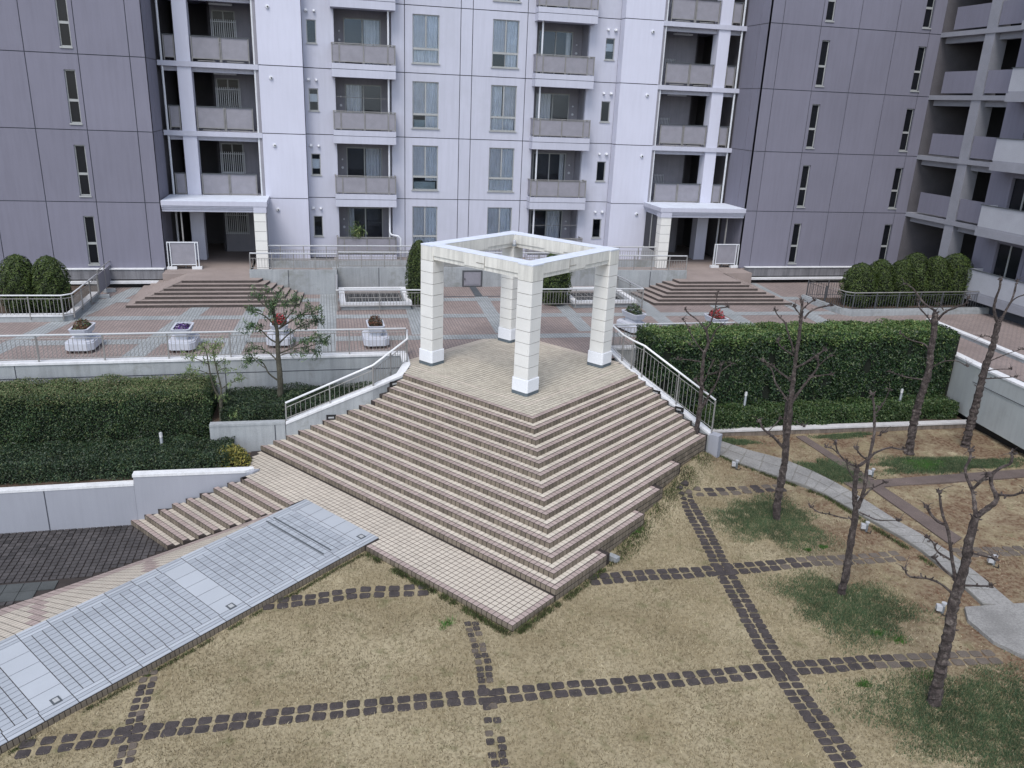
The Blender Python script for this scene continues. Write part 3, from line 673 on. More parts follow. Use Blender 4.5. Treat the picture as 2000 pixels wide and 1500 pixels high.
# ================================================================ RAILINGS
_rc = {}
def rail(name, label, pts, zb, zt, post=1.15, bal=.13, low=.10, top=.12, mb=M_rail, mh=M_handrail, hr=.034, group=None, postdown=.0, double=True):
    """pts: plan polyline; zb/zt per point: foot and handrail heights"""
    zb = zb if hasattr(zb, '__len__') else [zb] * len(pts); zt = zt if hasattr(zt, '__len__') else [zt] * len(pts)
    th = thing(name, label, 'railing', (pts[0][0], pts[0][1], zb[0]), group)
    m = MB(); m.tube([(p[0], p[1], z) for p, z in zip(pts, zt)], hr, 8); m.build('handrail', mh, th, smooth=True)
    m = MB()
    m.tube([(p[0], p[1], z - top) for p, z in zip(pts, zt)], .013, 4)
    m.tube([(p[0], p[1], z + low) for p, z in zip(pts, zb)], .013, 4); m.build('cross_rail', mb, th)
    for i in range(len(pts) - 1):
        p, q = Vector(pts[i]), Vector(pts[i + 1]); L = (q - p).length; npst = max(1, round(L / post)); rot = math.atan2((q - p).y, (q - p).x)
        for k in range(npst + (1 if i == len(pts) - 2 else 0)):
            f = k / npst; c = p.lerp(q, f); a = zb[i] + (zb[i + 1] - zb[i]) * f - postdown; b = zt[i] + (zt[i + 1] - zt[i]) * f - hr
            put('post', boxmesh('post', .04, .045, round(b - a, 2), mb), th, (c.x, c.y, (a + b) / 2), rot)
        nb = max(1, round(L / bal))
        for k in range(1, nb):
            f = k / nb; c = p.lerp(q, f)
            if abs(f * npst - round(f * npst)) < .25 * npst / nb: continue
            a = zb[i] + (zb[i + 1] - zb[i]) * f + low; b = zt[i] + (zt[i + 1] - zt[i]) * f - top
            put('baluster', boxmesh('baluster', .014, .014, round(b - a, 2), mb), th, (c.x, c.y, (a + b) / 2), rot)
    return th
rail('railing', 'long grey railing with pale handrail along the plaza edge above the left hedge', [(-20.5, 6.52), (-2.98, 6.5)], .06, .94, 1.95, .128)
rail('stair_railing', 'sloping metal railing on the left side wall of the big staircase', [(-7.0, 3.84), (-4.28, 3.82), (-3.05, 5.45), (-2.95, 6.42)], [-1.30, -.24, .0, .04], [-.66, .50, .86, .90], 1.3, .15, .12, .16, postdown=.14)
rail('stair_railing', 'sloping metal railing on the right side wall of the big staircase', [(4.50, 6.35), (4.45, 4.9), (4.50, 4.1), (4.68, 3.55), (6.50, 1.62)], [.06, .05, .02, -.12, -1.40], [.98, .98, 1.02, 1.0, -.30], 1.2, .14, .12, .16, postdown=.12)
rail('railing', 'short railing corner between the right stair wall and the tall hedge', [(4.55, 6.5), (9.5, 6.5)], .06, .93, 1.2, .13)
# ================================================================ ENTRY STAIRS
M_t = [M_brown, M_brownd]
def entry(name, label, front, left, right, wallp, slope):
    th = thing(name, label, 'stairs', (front[0][0], front[0][1], 0))
    for k in range(7):
        z = .107 * (7 - k); y0, y1 = front[k]; xl, xr = left[k], right[k]
        back = 17.75
        m = MB()
        if name == 'entrance_steps' and wallp < 0:
            poly = [(xl, y0), (xr - .05, y1), (xr + .12 * 1, 15.86), (xr + .1, back), (xl, back)]
        else:
            poly = [(xl, y0), (xr, y1), (xr, back), (xl - .3, back), (xl - .3 if k else xl - .1, 15.33)]
        m.prism(poly, -.1, z - .001 * k, 1, 0)
        st = m.build('step', M_t, th)
        nx_ = int((poly[1][0] - poly[0][0]) / .42)
        for i in range(nx_):
            f = (i + .5) / nx_; put('nosing_tile', boxmesh('nosing_tile', .40, .05, .016, M_brown), st, (poly[0][0] + (poly[1][0] - poly[0][0]) * f, y0 + (y1 - y0) * f + .012, z + .004))
    m = MB(); m.prism([(p[0], p[1]) for p in slope], -.1, [p[2] for p in slope], 0); m.build('sloped_paving', M_brown, th)
    return th
entry('entrance_steps', 'wide brown tiled entrance steps in front of the left porch', [(15.5 - .283 * k, 15.45 - .30 * k) for k in range(7)], [-11.66 - .32 * k for k in range(7)], [-8.47 + .29 * k for k in range(7)], -1,
      [(-13.65, 13.75, 0.005), (-11.64, 15.5, .745), (-11.64, 17.7, .745), (-13.6, 17.7, .005)])
entry('entrance_steps', 'wide brown tiled entrance steps in front of the right porch', [(14.62 - .262 * k, 14.54 - .30 * k) for k in range(7)], [10.84 - .31 * k for k in range(7)], [14.0 + .30 * k for k in range(7)], 1,
      [(14.0, 14.54, .745), (15.85, 12.7, .005), (16.2, 17.7, .005), (14.2, 17.7, .745)])
# raised walkway in front of the white block with its front walls
m = MB(); m.box(-9.0, -5.2, 16.05, 20.27, -.1, .735); m.box(-5.2, 7.9, 17.4, 20.9, -.1, .735); m.box(7.9, 11.6, 15.5, 20.27, -.1, .735)
m.box(-12.66, -8.9, 17.0, 27, -.1, .735); m.box(11.5, 15.7, 16.6, 27, -.1, .735); m.box(-30, -12.64, 17.8, 22, -.1, .735); m.box(15.5, 30, 17.8, 22, -.1, .735)
structure('raised_walkway', m, M_brown)
wall('ramp_wall', 'pale stained concrete wall with railing right of the left entrance steps', [(-8.9, 16.0), (-5.15, 15.85)], .2, -.05, 1.10, joints=[(-7.25, 15.93, 0, 1.1, 1, 0)], cat='wall')
wall('ramp_wall', 'stained concrete wall with railing and grey hatch behind the pergola', [(-5.15, 15.87), (-5.12, 17.3), (7.8, 17.15), (7.85, 15.45)], .2, -.05, .93, cat='wall', joints=[(-3.2, 17.27, 0, .93, 1, 0), (3.4, 17.2, 0, .93, 1, 0)])
wall('ramp_wall', 'pale concrete wall with railing left of the right entrance steps', [(7.85, 15.42), (11.45, 15.25)], .2, -.05, 1.14, joints=[(9.6, 15.33, 0, 1.1, 1, 0)], cat='wall')
th = thing('hatch', 'small grey metal access hatch in the wall behind the pergola', 'hatch', (1.25, 17.22, 0))
m = MB(); m.panel(.76, 1.74, .0, .80, 17.19, .05, [(.83, 1.67, .05, .74)]); m.build('frame', M_darkrail, th)
m = MB(); m.box(.84, 1.66, 17.205, 17.22, .06, .73); m.box(.92, 1.58, 17.195, 17.205, .12, .67); m.build('door', M_rpanel, th)
m = MB(); m.box(.87, .90, 17.17, 17.20, .34, .42); m.build('handle', M_black, th)
rail('railing', 'front railing on the pale ramp wall beside the left entrance steps', [(-8.85, 16.08), (-5.15, 15.95)], 1.10, 1.82, 1.0, .125, .08, .22)
rail('railing', 'front railing on the stained wall behind the pergola', [(-5.05, 17.42), (7.7, 17.25)], .93, 1.63, 1.05, .125, .08, .22)
rail('railing', 'front railing on the pale ramp wall beside the right entrance steps', [(7.9, 15.5), (11.42, 15.35)], 1.14, 1.84, 1.0, .125, .08, .22)
wall('inner_ramp_wall', 'low concrete kerb wall behind the front railings of the raised ramp', [(-8.75, 18.3), (11.2, 18.2)], .15, .7, 1.06, cat='wall')
rail('railing', 'rear railing of the raised ramp in front of the white apartment facade', [(-8.7, 18.38), (11.1, 18.28)], 1.06, 1.76, 1.05, .125, .05, .2)
# plinths in front of the grey wings
for x0, x1, l_ in ((-30, -12.7, 'left'), (15.9, 25.0, 'right')):
    th = thing('building_plinth', 'stained concrete base ledge under the %s grey wing' % l_, 'ledge', (x0, 17.7, 0))
    m = MB(); m.box(x0, x1, 17.66, 17.9, .36, .80); m.build('ledge_body', M_plinc, th)
    m = MB(); m.box(x0, x1, 17.50, 17.68, .19, .30); m.build('drip_ledge', M_cap, th)
    m = MB(); m.box(x0, x1, 17.62, 17.9, .80, .83); m.build('coping', M_cap, th)
    m = MB(); m.box(x0, x1, 17.72, 17.9, -.05, .36); m.build('gap_shade', M_black, th)  # black box painted in for the shade under the ledge
# ================================================================ LIGHT WELLS
def well(label, x0, x1, y0, y1, rail_pts, rl):
    th = thing('light_well', label, 'light well', ((x0 + x1) / 2, (y0 + y1) / 2, 0))
    m = MB()
    for q in ((x0, x1, y0, y0 + .22), (x0, x1, y1 - .2, y1), (x0, x0 + .24, y0 + .22, y1 - .2), (x1 - .24, x1, y0 + .22, y1 - .2)): m.box(*q, .18, .32)
    m.build('kerb', M_cap, th)
    m = MB()
    for q in ((x0 + .05, x1 - .05, y0 + .08, y0 + .2), (x0 + .05, x0 + .25, y0 + .25, y1 - .1), (x1 - .25, x1 - .05, y0 + .25, y1 - .1)): m.box(*q, 0, .18)
    m.build('base', M_conc, th)
    m = MB(); m.poly([(x0 + .3, y0 + .28, .05), (x1 - .3, y0 + .28, .05), (x1 - .3, y1 - .2, .05), (x0 + .3, y1 - .2, .05)]); m.build('dark_floor', M_dglass, th)
    m = MB()
    for i in range(9): xx = x0 + .4 + (x1 - x0 - .8) * i / 8; m.tube([(xx, y0 + .45, .16), (xx, y1 - .35, .16)], .012, 4)
    for i in range(3): yy = y0 + .45 + (y1 - y0 - .8) * i / 2; m.tube([(x0 + .4, yy, .17), (x1 - .4, yy, .17)], .02, 4)
    m.build('grating', M_rail, th)
    for (p, l_) in zip(rail_pts, rl): rail('railing', l_, p, .02, .90, 1.6, .13, .22, .12)
well('white edged light well in the plaza to the left of the pergola', -5.1, -2.1, 12.85, 15.9, [[(-5.2, 12.75), (-1.75, 12.65)], [(-5.22, 12.8), (-5.15, 15.8)]], ['railing across the front of the light well left of the pergola', 'side railing of the light well left of the pergola'])
well('white edged light well in the plaza to the right of the pergola', 5.0, 8.0, 12.7, 15.6, [[(3.5, 12.6), (8.15, 12.5)], [(8.15, 12.5), (7.95, 15.3)]], ['railing across the front of the light well right of the pergola', 'side railing of the light well right of the pergola'])
# ================================================================ PLANT ENCLOSURES
wall('planter_kerb', 'low stained kerb of the fenced planting bed with yews at far left', [(-30, 12.1), (-15.35, 11.75), (-15.05, 12.0), (-15.02, 15.6)], .2, -.02, .28, mats=M_conc, cap=1, capm=M_cap, cat='kerb')
rail('fence', 'grey fence in front of the two rounded yews at far left', [(-21, 11.95), (-15.3, 11.72), (-15.0, 11.98), (-14.97, 15.6)], .1, 1.02, 1.15, .14, .18, .13, hr=.026)
th = thing('panel_fence', 'mesh panel fence standing on loose concrete blocks at far left', 'fence', (-14.95, 15.6, 0))
for i in range(2):
    y0 = 15.65 + i * 1.15
    m = MB(); m.box(-14.97, -14.945, y0 + .04, y0 + 1.08, .18, .98); m.build('mesh_panel', mat('mesh_grey', (.22, .215, .25), .7), th)
    m = MB(); m.tube([(-14.955, y0, .1), (-14.955, y0, 1.15), (-14.955, y0 + 1.12, 1.15), (-14.955, y0 + 1.12, .1)], .022, 6); m.build('frame', M_rail, th)
for i in range(3): put('block', boxmesh('block', .5, .28, .12, M_conc), th, (-14.85, 15.68 + i * 1.12, .06), .2)
wall('planter_kerb', 'low kerb of the fenced planting bed with the yew row at right', [(30, 11.3), (25, 10.75), (17.55, 10.72), (17.3, 11.0), (17.0, 13.7)][::-1], -.2, -.02, .28, mats=M_conc, cap=1, capm=M_conc, cat='kerb')
rail('fence', 'dark fence around the row of clipped yews at right', [(24.8, 13.6), (17.05, 13.6), (17.32, 11.0), (17.6, 10.75), (24.6, 10.78)], .1, 1.02, 1.15, .14, .18, .13, mb=M_darkrail, mh=M_rail, hr=.024)
g = MB(); g.box(-24, -15.2, 12.0, 17.5, -.1, .12); structure('planting_bed', g, M_soil)
g = MB(); g.box(17.4, 26, 10.9, 13.6, -.1, .12); structure('planting_bed', g, M_soil)
# ================================================================ PLANTERS
def oct_(cx, cy, w, l, c): return [(cx - w + c, cy - l), (cx + w - c, cy - l), (cx + w, cy - l + c), (cx + w, cy + l - c), (cx + w - c, cy + l), (cx - w + c, cy + l), (cx - w, cy + l - c), (cx - w, cy - l + c)]
def planter(x, y, rot, label, flowers, fl, tall=1.0, sz=.30):
    th = thing('planter', label, 'planter', (x, y, 0), 'two tier white planters on the plaza')
    def R(pts): c, s = math.cos(rot), math.sin(rot); return [(x + (px * c - py * s), y + (px * s + py * c)) for px, py in pts]
    m = MB()
    for ix in (-.3, -.1, .1, .3):
        for iy in (-.52, 0, .52): m.prism(R([(ix - .07, iy - .1), (ix + .07, iy - .1), (ix + .07, iy + .1), (ix - .07, iy + .1)]), 0, .09)
    m.build('foot', mat('brown_foot', (.10, .075, .07), .9), th)
    m = MB(); m.prism(R(oct_(0, 0, .45, .66, .16)), .10, .34); m.prism(R(oct_(0, 0, .41, .61, .15)), .34, .38); m.build('tub', M_planter, th)
    m = MB(); m.prism(R(oct_(0, 0, .20, .34, .06)), .37, .58); m.build('stem', M_planter, th)
    m = MB(); o_ = R(oct_(0, 0, .31, .52, .08)); i_ = R(oct_(0, 0, .25, .46, .06)); lo = R(oct_(0, 0, .25, .44, .08))
    n = len(o_)
    for k in range(n):
        j = (k + 1) % n
        m.poly([(*lo[k], .56), (*lo[j], .56), (*o_[j], .78), (*o_[k], .78)]); m.poly([(*o_[k], .78), (*o_[j], .78), (*i_[j], .78), (*i_[k], .78)]); m.poly([(*i_[k], .78), (*i_[j], .78), (*i_[j], .70), (*i_[k], .70)])
    m.build('tray', M_planter, th)
    m = MB(); m.prism(i_, .66, .71); m.build('soil', M_soil, th)
    P, Nn = [], []
    for q in range(700):
        u, v = random.uniform(-1, 1), random.uniform(-1, 1)
        if u * u + v * v > 1: continue
        h = math.sqrt(1 - u * u - v * v) * sz * tall * random.uniform(.4, 1.1); px, py = R([(u * .27, v * .44)])[0]; P.append((px, py, .71 + h)); Nn.append((u * .6, v * .6, .8))
    o = leaves('flower_clump', np.array(P), .075, flowers, N=np.array(Nn), spread=.6, matidx=[random.randrange(len(flowers)) for _ in P], org=(x, y, .76))
    tag(o, fl, 'flowers')
planter(-13.72, 8.15, -.05, 'white planter with dried brown plants at the far left of the row', [M_rust, M_rust, M_tree], 'dried rusty brown clump in the leftmost plaza planter', 1.0)
planter(-10.5, 7.95, -.03, 'white planter with purple and white flowers second from the left', [M_purp, M_purp, M_low], 'low purple and white pansies in the second planter from the left', .35)
planter(-7.3, 8.25, 0, 'white planter with red flowers half hidden by the leafy tree', [M_red, M_red, M_low], 'bright red flower clump seen through the leafy tree', 1.2)
planter(-3.95, 7.9, .02, 'white planter with rusty plants nearest the pergola on its left', [M_rust, M_rust, M_low], 'rusty brown clump with pale leaves in the planter left of the pergola', 1.1)
planter(6.35, 8.9, .25, 'white planter with green leafy plants behind the right stair railing', [M_tree, M_low], 'green leafy clump in the planter right of the pergola', 1.3)
planter(9.5, 8.0, .1, 'white planter with red flowers mostly hidden behind the tall right hedge', [M_red, M_red, M_low], 'red flowers just showing over the top of the tall right hedge', 1.2)
# ================================================================ SMALL LIGHTS
def bollard(x, y, z0, z1, label):
    th = thing('garden_light', label, 'garden light', (x, y, z0), 'slim bollard lights in the hedges')
    m = MB(); m.tube([(x, y, z0), (x, y, z1 - .16)], .045, 10); m.build('post', M_metalg, th, smooth=True)
    m = MB(); m.tube([(x, y, z1 - .16), (x, y, z1 - .02), (x, y, z1)], [.05, .05, .02], 10); m.build('head', M_lens, th, smooth=True)
bollard(-10.68, 3.6, -2.3, -1.36, 'slim grey bollard light in front of the dark left hedge')
bollard(9.05, 4.18, -2.2, -1.02, 'slim grey bollard light in front of the right hedge, nearer the staircase')
bollard(15.5, 4.1, -2.2, -1.12, 'slim grey bollard light near the far end of the right hedge')
for (x, y, l_) in ((7.06, .73, 'small white floodlight in the grass beside the start of the concrete path'), (8.75, -3.62, 'small white floodlight beside the concrete path right of the middle bare tree'), (11.2, -.45, 'small white floodlight beyond the concrete path behind the middle bare tree'), (8.1, -7.4, 'small white floodlight left of the nearest bare tree trunk'), (11.0, -5.75, 'small white floodlight in the soil at the far right of the photo')):
    z = hn(x, y); th = thing('floodlight', l_, 'floodlight', (x, y, z), 'small white floodlights in the garden')
    m = MB(); m.tube([(x, y, z - .02), (x, y, z + .20)], .035, 8); m.build('post', M_metalg, th)
    m = MB(); m.tube([(x, y, z + .26), (x, y, z + .29)], .058, 12); m.tube([(x, y, z + .2), (x, y, z + .26)], .035, 10); m.build('cap', M_boxw, th)
    c, s = math.cos(-.5), math.sin(-.5)
    m = MB(); m.box(-.17, -.05, -.07, .07, .10, .22, lambda p: (x + p[0] * c - p[1] * s, y - .03 + p[0] * s + p[1] * c, z + p[2])); m.build('lamp_box', M_boxw, th)
    m = MB(); m.tube([(x - .1, y - .1, z + .05), (x + .02, y - .16, z + .02), (x + .12, y - .05, z + .03)], .012, 5); m.build('cable', M_black, th)
for (x, y, z, r_, l_) in ((-3.62, 4.10, -.22, .55, 'upper black recessed step light in the left stair wall'), (-5.62, 3.735, -1.15, 0, 'lower black recessed step light in the left stair wall'), (5.02, 2.98, -.46, -.82, 'upper black recessed step light in the right stair wall'), (5.62, 2.33, -.84, -.82, 'lower black recessed step light in the right stair wall')):
    th = thing('step_light', l_, 'step light', (x, y, z), 'recessed lights in the stair walls')
    nv = Vector((math.sin(r_), -math.cos(r_), 0)) * .03
    put('frame', boxmesh('frame', .30, .06, .15, M_black), th, Vector((x, y, z)) + nv, r_); put('lens', boxmesh('lens', .17, .03, .05, M_lens), th, Vector((x, y, z)) + nv * 2.1, r_)
put('utility_box', boxmesh('utility_box', .28, .16, .14, M_conc), None, (1.22, -3.98, -2.27), TH)
tag(bpy.data.objects['utility_box'], 'small grey utility box in the grass behind the end of the lowest step', 'box')
# ================================================================ BUILDINGS
SH, F0 = 2.97, .735
FL = [F0 + SH * i for i in range(6)]
main = thing('apartment_building', 'white apartment block facing the courtyard behind the pergola with curtained windows and balconies', 'building', (1.33, 20.9, F0))
def addm(parent, name, mats, fn, smooth=False, label=None, org=None):
    m = MB(); fn(m); o = m.build(name, mats, parent, org=org, smooth=smooth)
    if label: o['label'] = label
    return o
Lx = [-12.6, -8.3, -6.34, -5.04, -2.1, -1.25, .03, 1.06]; Rx = [15.6, 11.1, 9.08, 7.67, 4.68, 3.93, 2.62, 1.64]
def mk(side):
    if side < 0: return lambda x: x
    return lambda x: float(np.interp(x, Lx, Rx))
def mirT(fx): return lambda p: (fx(p[0]), p[1], p[2])
YF, YB = 20.90, 20.27
def curtain(mb, x0, x1, z0, z1, y, amp=.03, mi=0, n=None, T=T_id):
    n = n or max(6, int((x1 - x0) / .045)); ph = random.uniform(0, 6); pr = None; lo = z0
    for i in range(n + 1):
        x = x0 + (x1 - x0) * i / n; yy = y + amp * math.sin(i * 1.9 + ph) + amp * .6 * math.sin(i * .83 + ph * 2)
        if pr: mb.poly([T((pr[0], pr[1], z0)), T((x, yy, z0)), T((x, yy, z1)), T((pr[0], pr[1], z1))], mi)
        pr = (x, yy)
def window(par, x0, x1, z0, z1, y, style, T=T_id, label=None):
    """two sliding sashes over a fixed lower light; part > pane, curtain, sill"""
    tz = z0 + (z1 - z0) * .30; f = .045
    m = MB(); m.panel(x0, x1, z0, z1, y + .05, .06, [(x0 + f, x1 - f, z0 + f, tz - .05), (x0 + f, x1 - f, tz + .05, z1 - f)], T)
    xm = (x0 + x1) / 2
    m.box(xm - .03, xm + .03, y + .045, y + .10, tz + .03, z1 - f, T)
    if style % 3: m.box(xm - .012, xm + .012, y + .06, y + .10, z0 + f, tz - .05, T)
    w = m.build('window', M_sash, par)
    if label: w['label'] = label
    for (a, b, c, d) in ((x0 + f, xm - .02, tz + .05, z1 - f), (xm + .02, x1 - f, tz + .05, z1 - f), (x0 + f, x1 - f, z0 + f, tz - .05)):
        addm(w, 'pane', M_glass, lambda m: m.box(a, b, y + .085, y + .091, c, d, T))
    addm(w, 'sill', M_sash, lambda m: m.box(x0 - .05, x1 + .05, y - .05, y + .06, z0 - .05, z0, T))
    s = style
    if s in (0, 1, 3, 4):
        addm(w, 'curtain', M_curt2, lambda m: curtain(m, x0, xm - .01, tz, z1, y + .125, .010, 0, None, T))
        addm(w, 'curtain', M_curt, lambda m: curtain(m, xm + .01, x1, z0 + (.0 if s != 3 else .45), z1, y + .155, .030, 0, None, T))
    if s in (0, 2): addm(w, 'lower_curtain', M_curt, lambda m: curtain(m, x0, x1, z0, tz, y + .2, .03, 0, None, T))
    if s == 2:
        addm(w, 'curtain', M_curt, lambda m: curtain(m, x0, xm - .06, tz, z1, y + .2, .03, 0, None, T)); addm(w, 'curtain', M_curt2, lambda m: curtain(m, xm, x1, tz, z1, y + .17, .012, 0, None, T))
    if s in (1, 3): addm(w, 'bedding', mat('bedding', (.40, .47, .50), .9), lambda m: m.box(x0 + .1, x1 - .1, y + .25, y + .9, z0 + .02, z0 + .38, T))
    return w
def narrow_window(par, x0, x1, z0, z1, y, T=T_id, blind=0, name='window', dark=False):
    f = .04; m = MB(); m.panel(x0, x1, z0, z1, y + .05, .06, [(x0 + f, x1 - f, z0 + f, z1 - f)], T); w = m.build(name, M_sash, par)
    addm(w, 'pane', M_dglass if dark else M_glass, lambda m: m.box(x0 + f, x1 - f, y + .08, y + .086, z0 + f, z1 - f, T))
    addm(w, 'sill', M_sash, lambda m: m.box(x0 - .04, x1 + .04, y - .04, y + .05, z0 - .05, z0, T))
    if blind: addm(w, 'blind', M_curt, lambda m: m.box(x0 + f, x1 - f, y + .14, y + .15, z0 + .2 + .1 * blind, z1 - .25, T))
    return w
# panels of the central facade
cols = [(-6.34, -1.62), (-1.62, 1.06), (1.06, 1.64), (1.64, 4.33), (4.33, 9.08)]
G = .018
for s, z in enumerate(FL):
    zt = z + SH
    for ci, (x0, x1) in enumerate(cols):
        R_ = mk(1); holes = []
        if ci == 0: holes = [(-6.13, -5.69, z + 1.07, z + 2.07), (-4.89, -2.24, z + .08, z + 2.62)]
        if ci == 1: holes = [(-1.25, .03, z + .45, z + 2.60)]
        if ci == 3: holes = [(2.62, 3.93, z + .45, z + 2.60)]
        if ci == 4: holes = [(R_(-5.69), R_(-6.13), z + 1.07, z + 2.07), (R_(-2.24), R_(-4.89), z + .08, z + 2.62)]
        addm(main, 'wall_panel', M_white, lambda m: m.panel(x0 + G, x1 - G, z + G, zt - G, YF, .22, holes))
    # bright projecting panels
    for side in (-1, 1):
        f = mk(side); a, b = sorted((f(-8.3), f(-6.34)))
        addm(main, 'wall_panel', M_bright, lambda m: m.panel(a, b, z + G, zt - G, YB, .85))
        vx = f(-7.77)
        addm(main, 'round_vent', [M_plug, M_black], lambda m: (m.tube([(vx, YB - .07, z + 2.44), (vx, YB - .06, z + 2.44), (vx, YB + .02, z + 2.44)], [.06, .085, .085], 12), m.tube([(vx + .02, YB - .085, z + 2.43), (vx + .02, YB - .06, z + 2.43)], .035, 8, 1)))
        for vv, r_ in ((-6.14 + .02, .085), (-5.76, .065)):
            vx2 = f(vv) + (0 if side < 0 else 0)
            addm(main, 'round_vent', M_plug, lambda m: m.tube([(vx2, YF - .10, z + 2.40), (vx2, YF - .08, z + 2.44), (vx2, YF + .02, z + 2.44)], [r_ * .7, r_, r_], 12))
addm(main, 'joint_backing', M_joint, lambda m: ([m.box(x - .05, x + .05, YF + .05, YF + .15, F0, FL[-1] + SH) for x in (-6.34, -1.62, 1.06, 1.64, 4.33, 9.08)], [m.box(-6.3, 9.05, YF + .06, YF + .14, z - .04, z + .04) for z in FL], [m.box(x, x + 1.9, YB + .05, YB + .15, z - .04, z + .04) for z in FL for x in (-8.27, 9.13)]))
# interior shell: dark rooms behind the windows
def shell(m):
    T_ = FL[-1] + SH + .1
    for a, b in ((-6.3, -5.2), (-1.9, .55), (2.1, 4.6), (8.1, 9.05)):
        m.poly([(a, 23.5, F0), (b, 23.5, F0), (b, 23.5, T_), (a, 23.5, T_)]); m.poly([(a, 21.15, F0), (a, 23.5, F0), (a, 23.5, T_), (a, 21.15, T_)]); m.poly([(b, 21.15, F0), (b, 23.5, F0), (b, 23.5, T_), (b, 21.15, T_)])
        for z in FL + [T_]: m.poly([(a, 21.13, z), (b, 21.13, z), (b, 23.5, z), (a, 23.5, z)])
    m.box(-12.9, -12.66, 20.42, 27.3, -1, T_); m.box(15.61, 15.9, 20.42, 27.3, -1, T_); m.box(-12.7, 15.7, 27.0, 27.3, -1, T_); m.box(-12.7, 15.7, 20.9, 27.3, T_, T_ + .3)
addm(main, 'interior', M_interior, shell)
styles = [[0, 4], [3, 0], [1, 2], [0, 4], [2, 3], [0, 1]]
wl = ['ground floor', 'first floor', 'second floor', 'third floor', 'fourth floor', 'fifth floor']
for s, z in enumerate(FL):
    window(main, -1.25, .03, z + .45, z + 2.60, YF, styles[s][0]); window(main, 2.62, 3.93, z + .45, z + 2.60, YF, styles[s][1])
    narrow_window(main, -6.13, -5.69, z + 1.07, z + 2.07, YF, blind=[0, 1, 2, 0, 0, 0][s]); a, b = mk(1)(-5.69), mk(1)(-6.13); narrow_window(main, a, b, z + 1.07, z + 2.07, YF, blind=[0, 0, 0, 2, 0, 0][s])
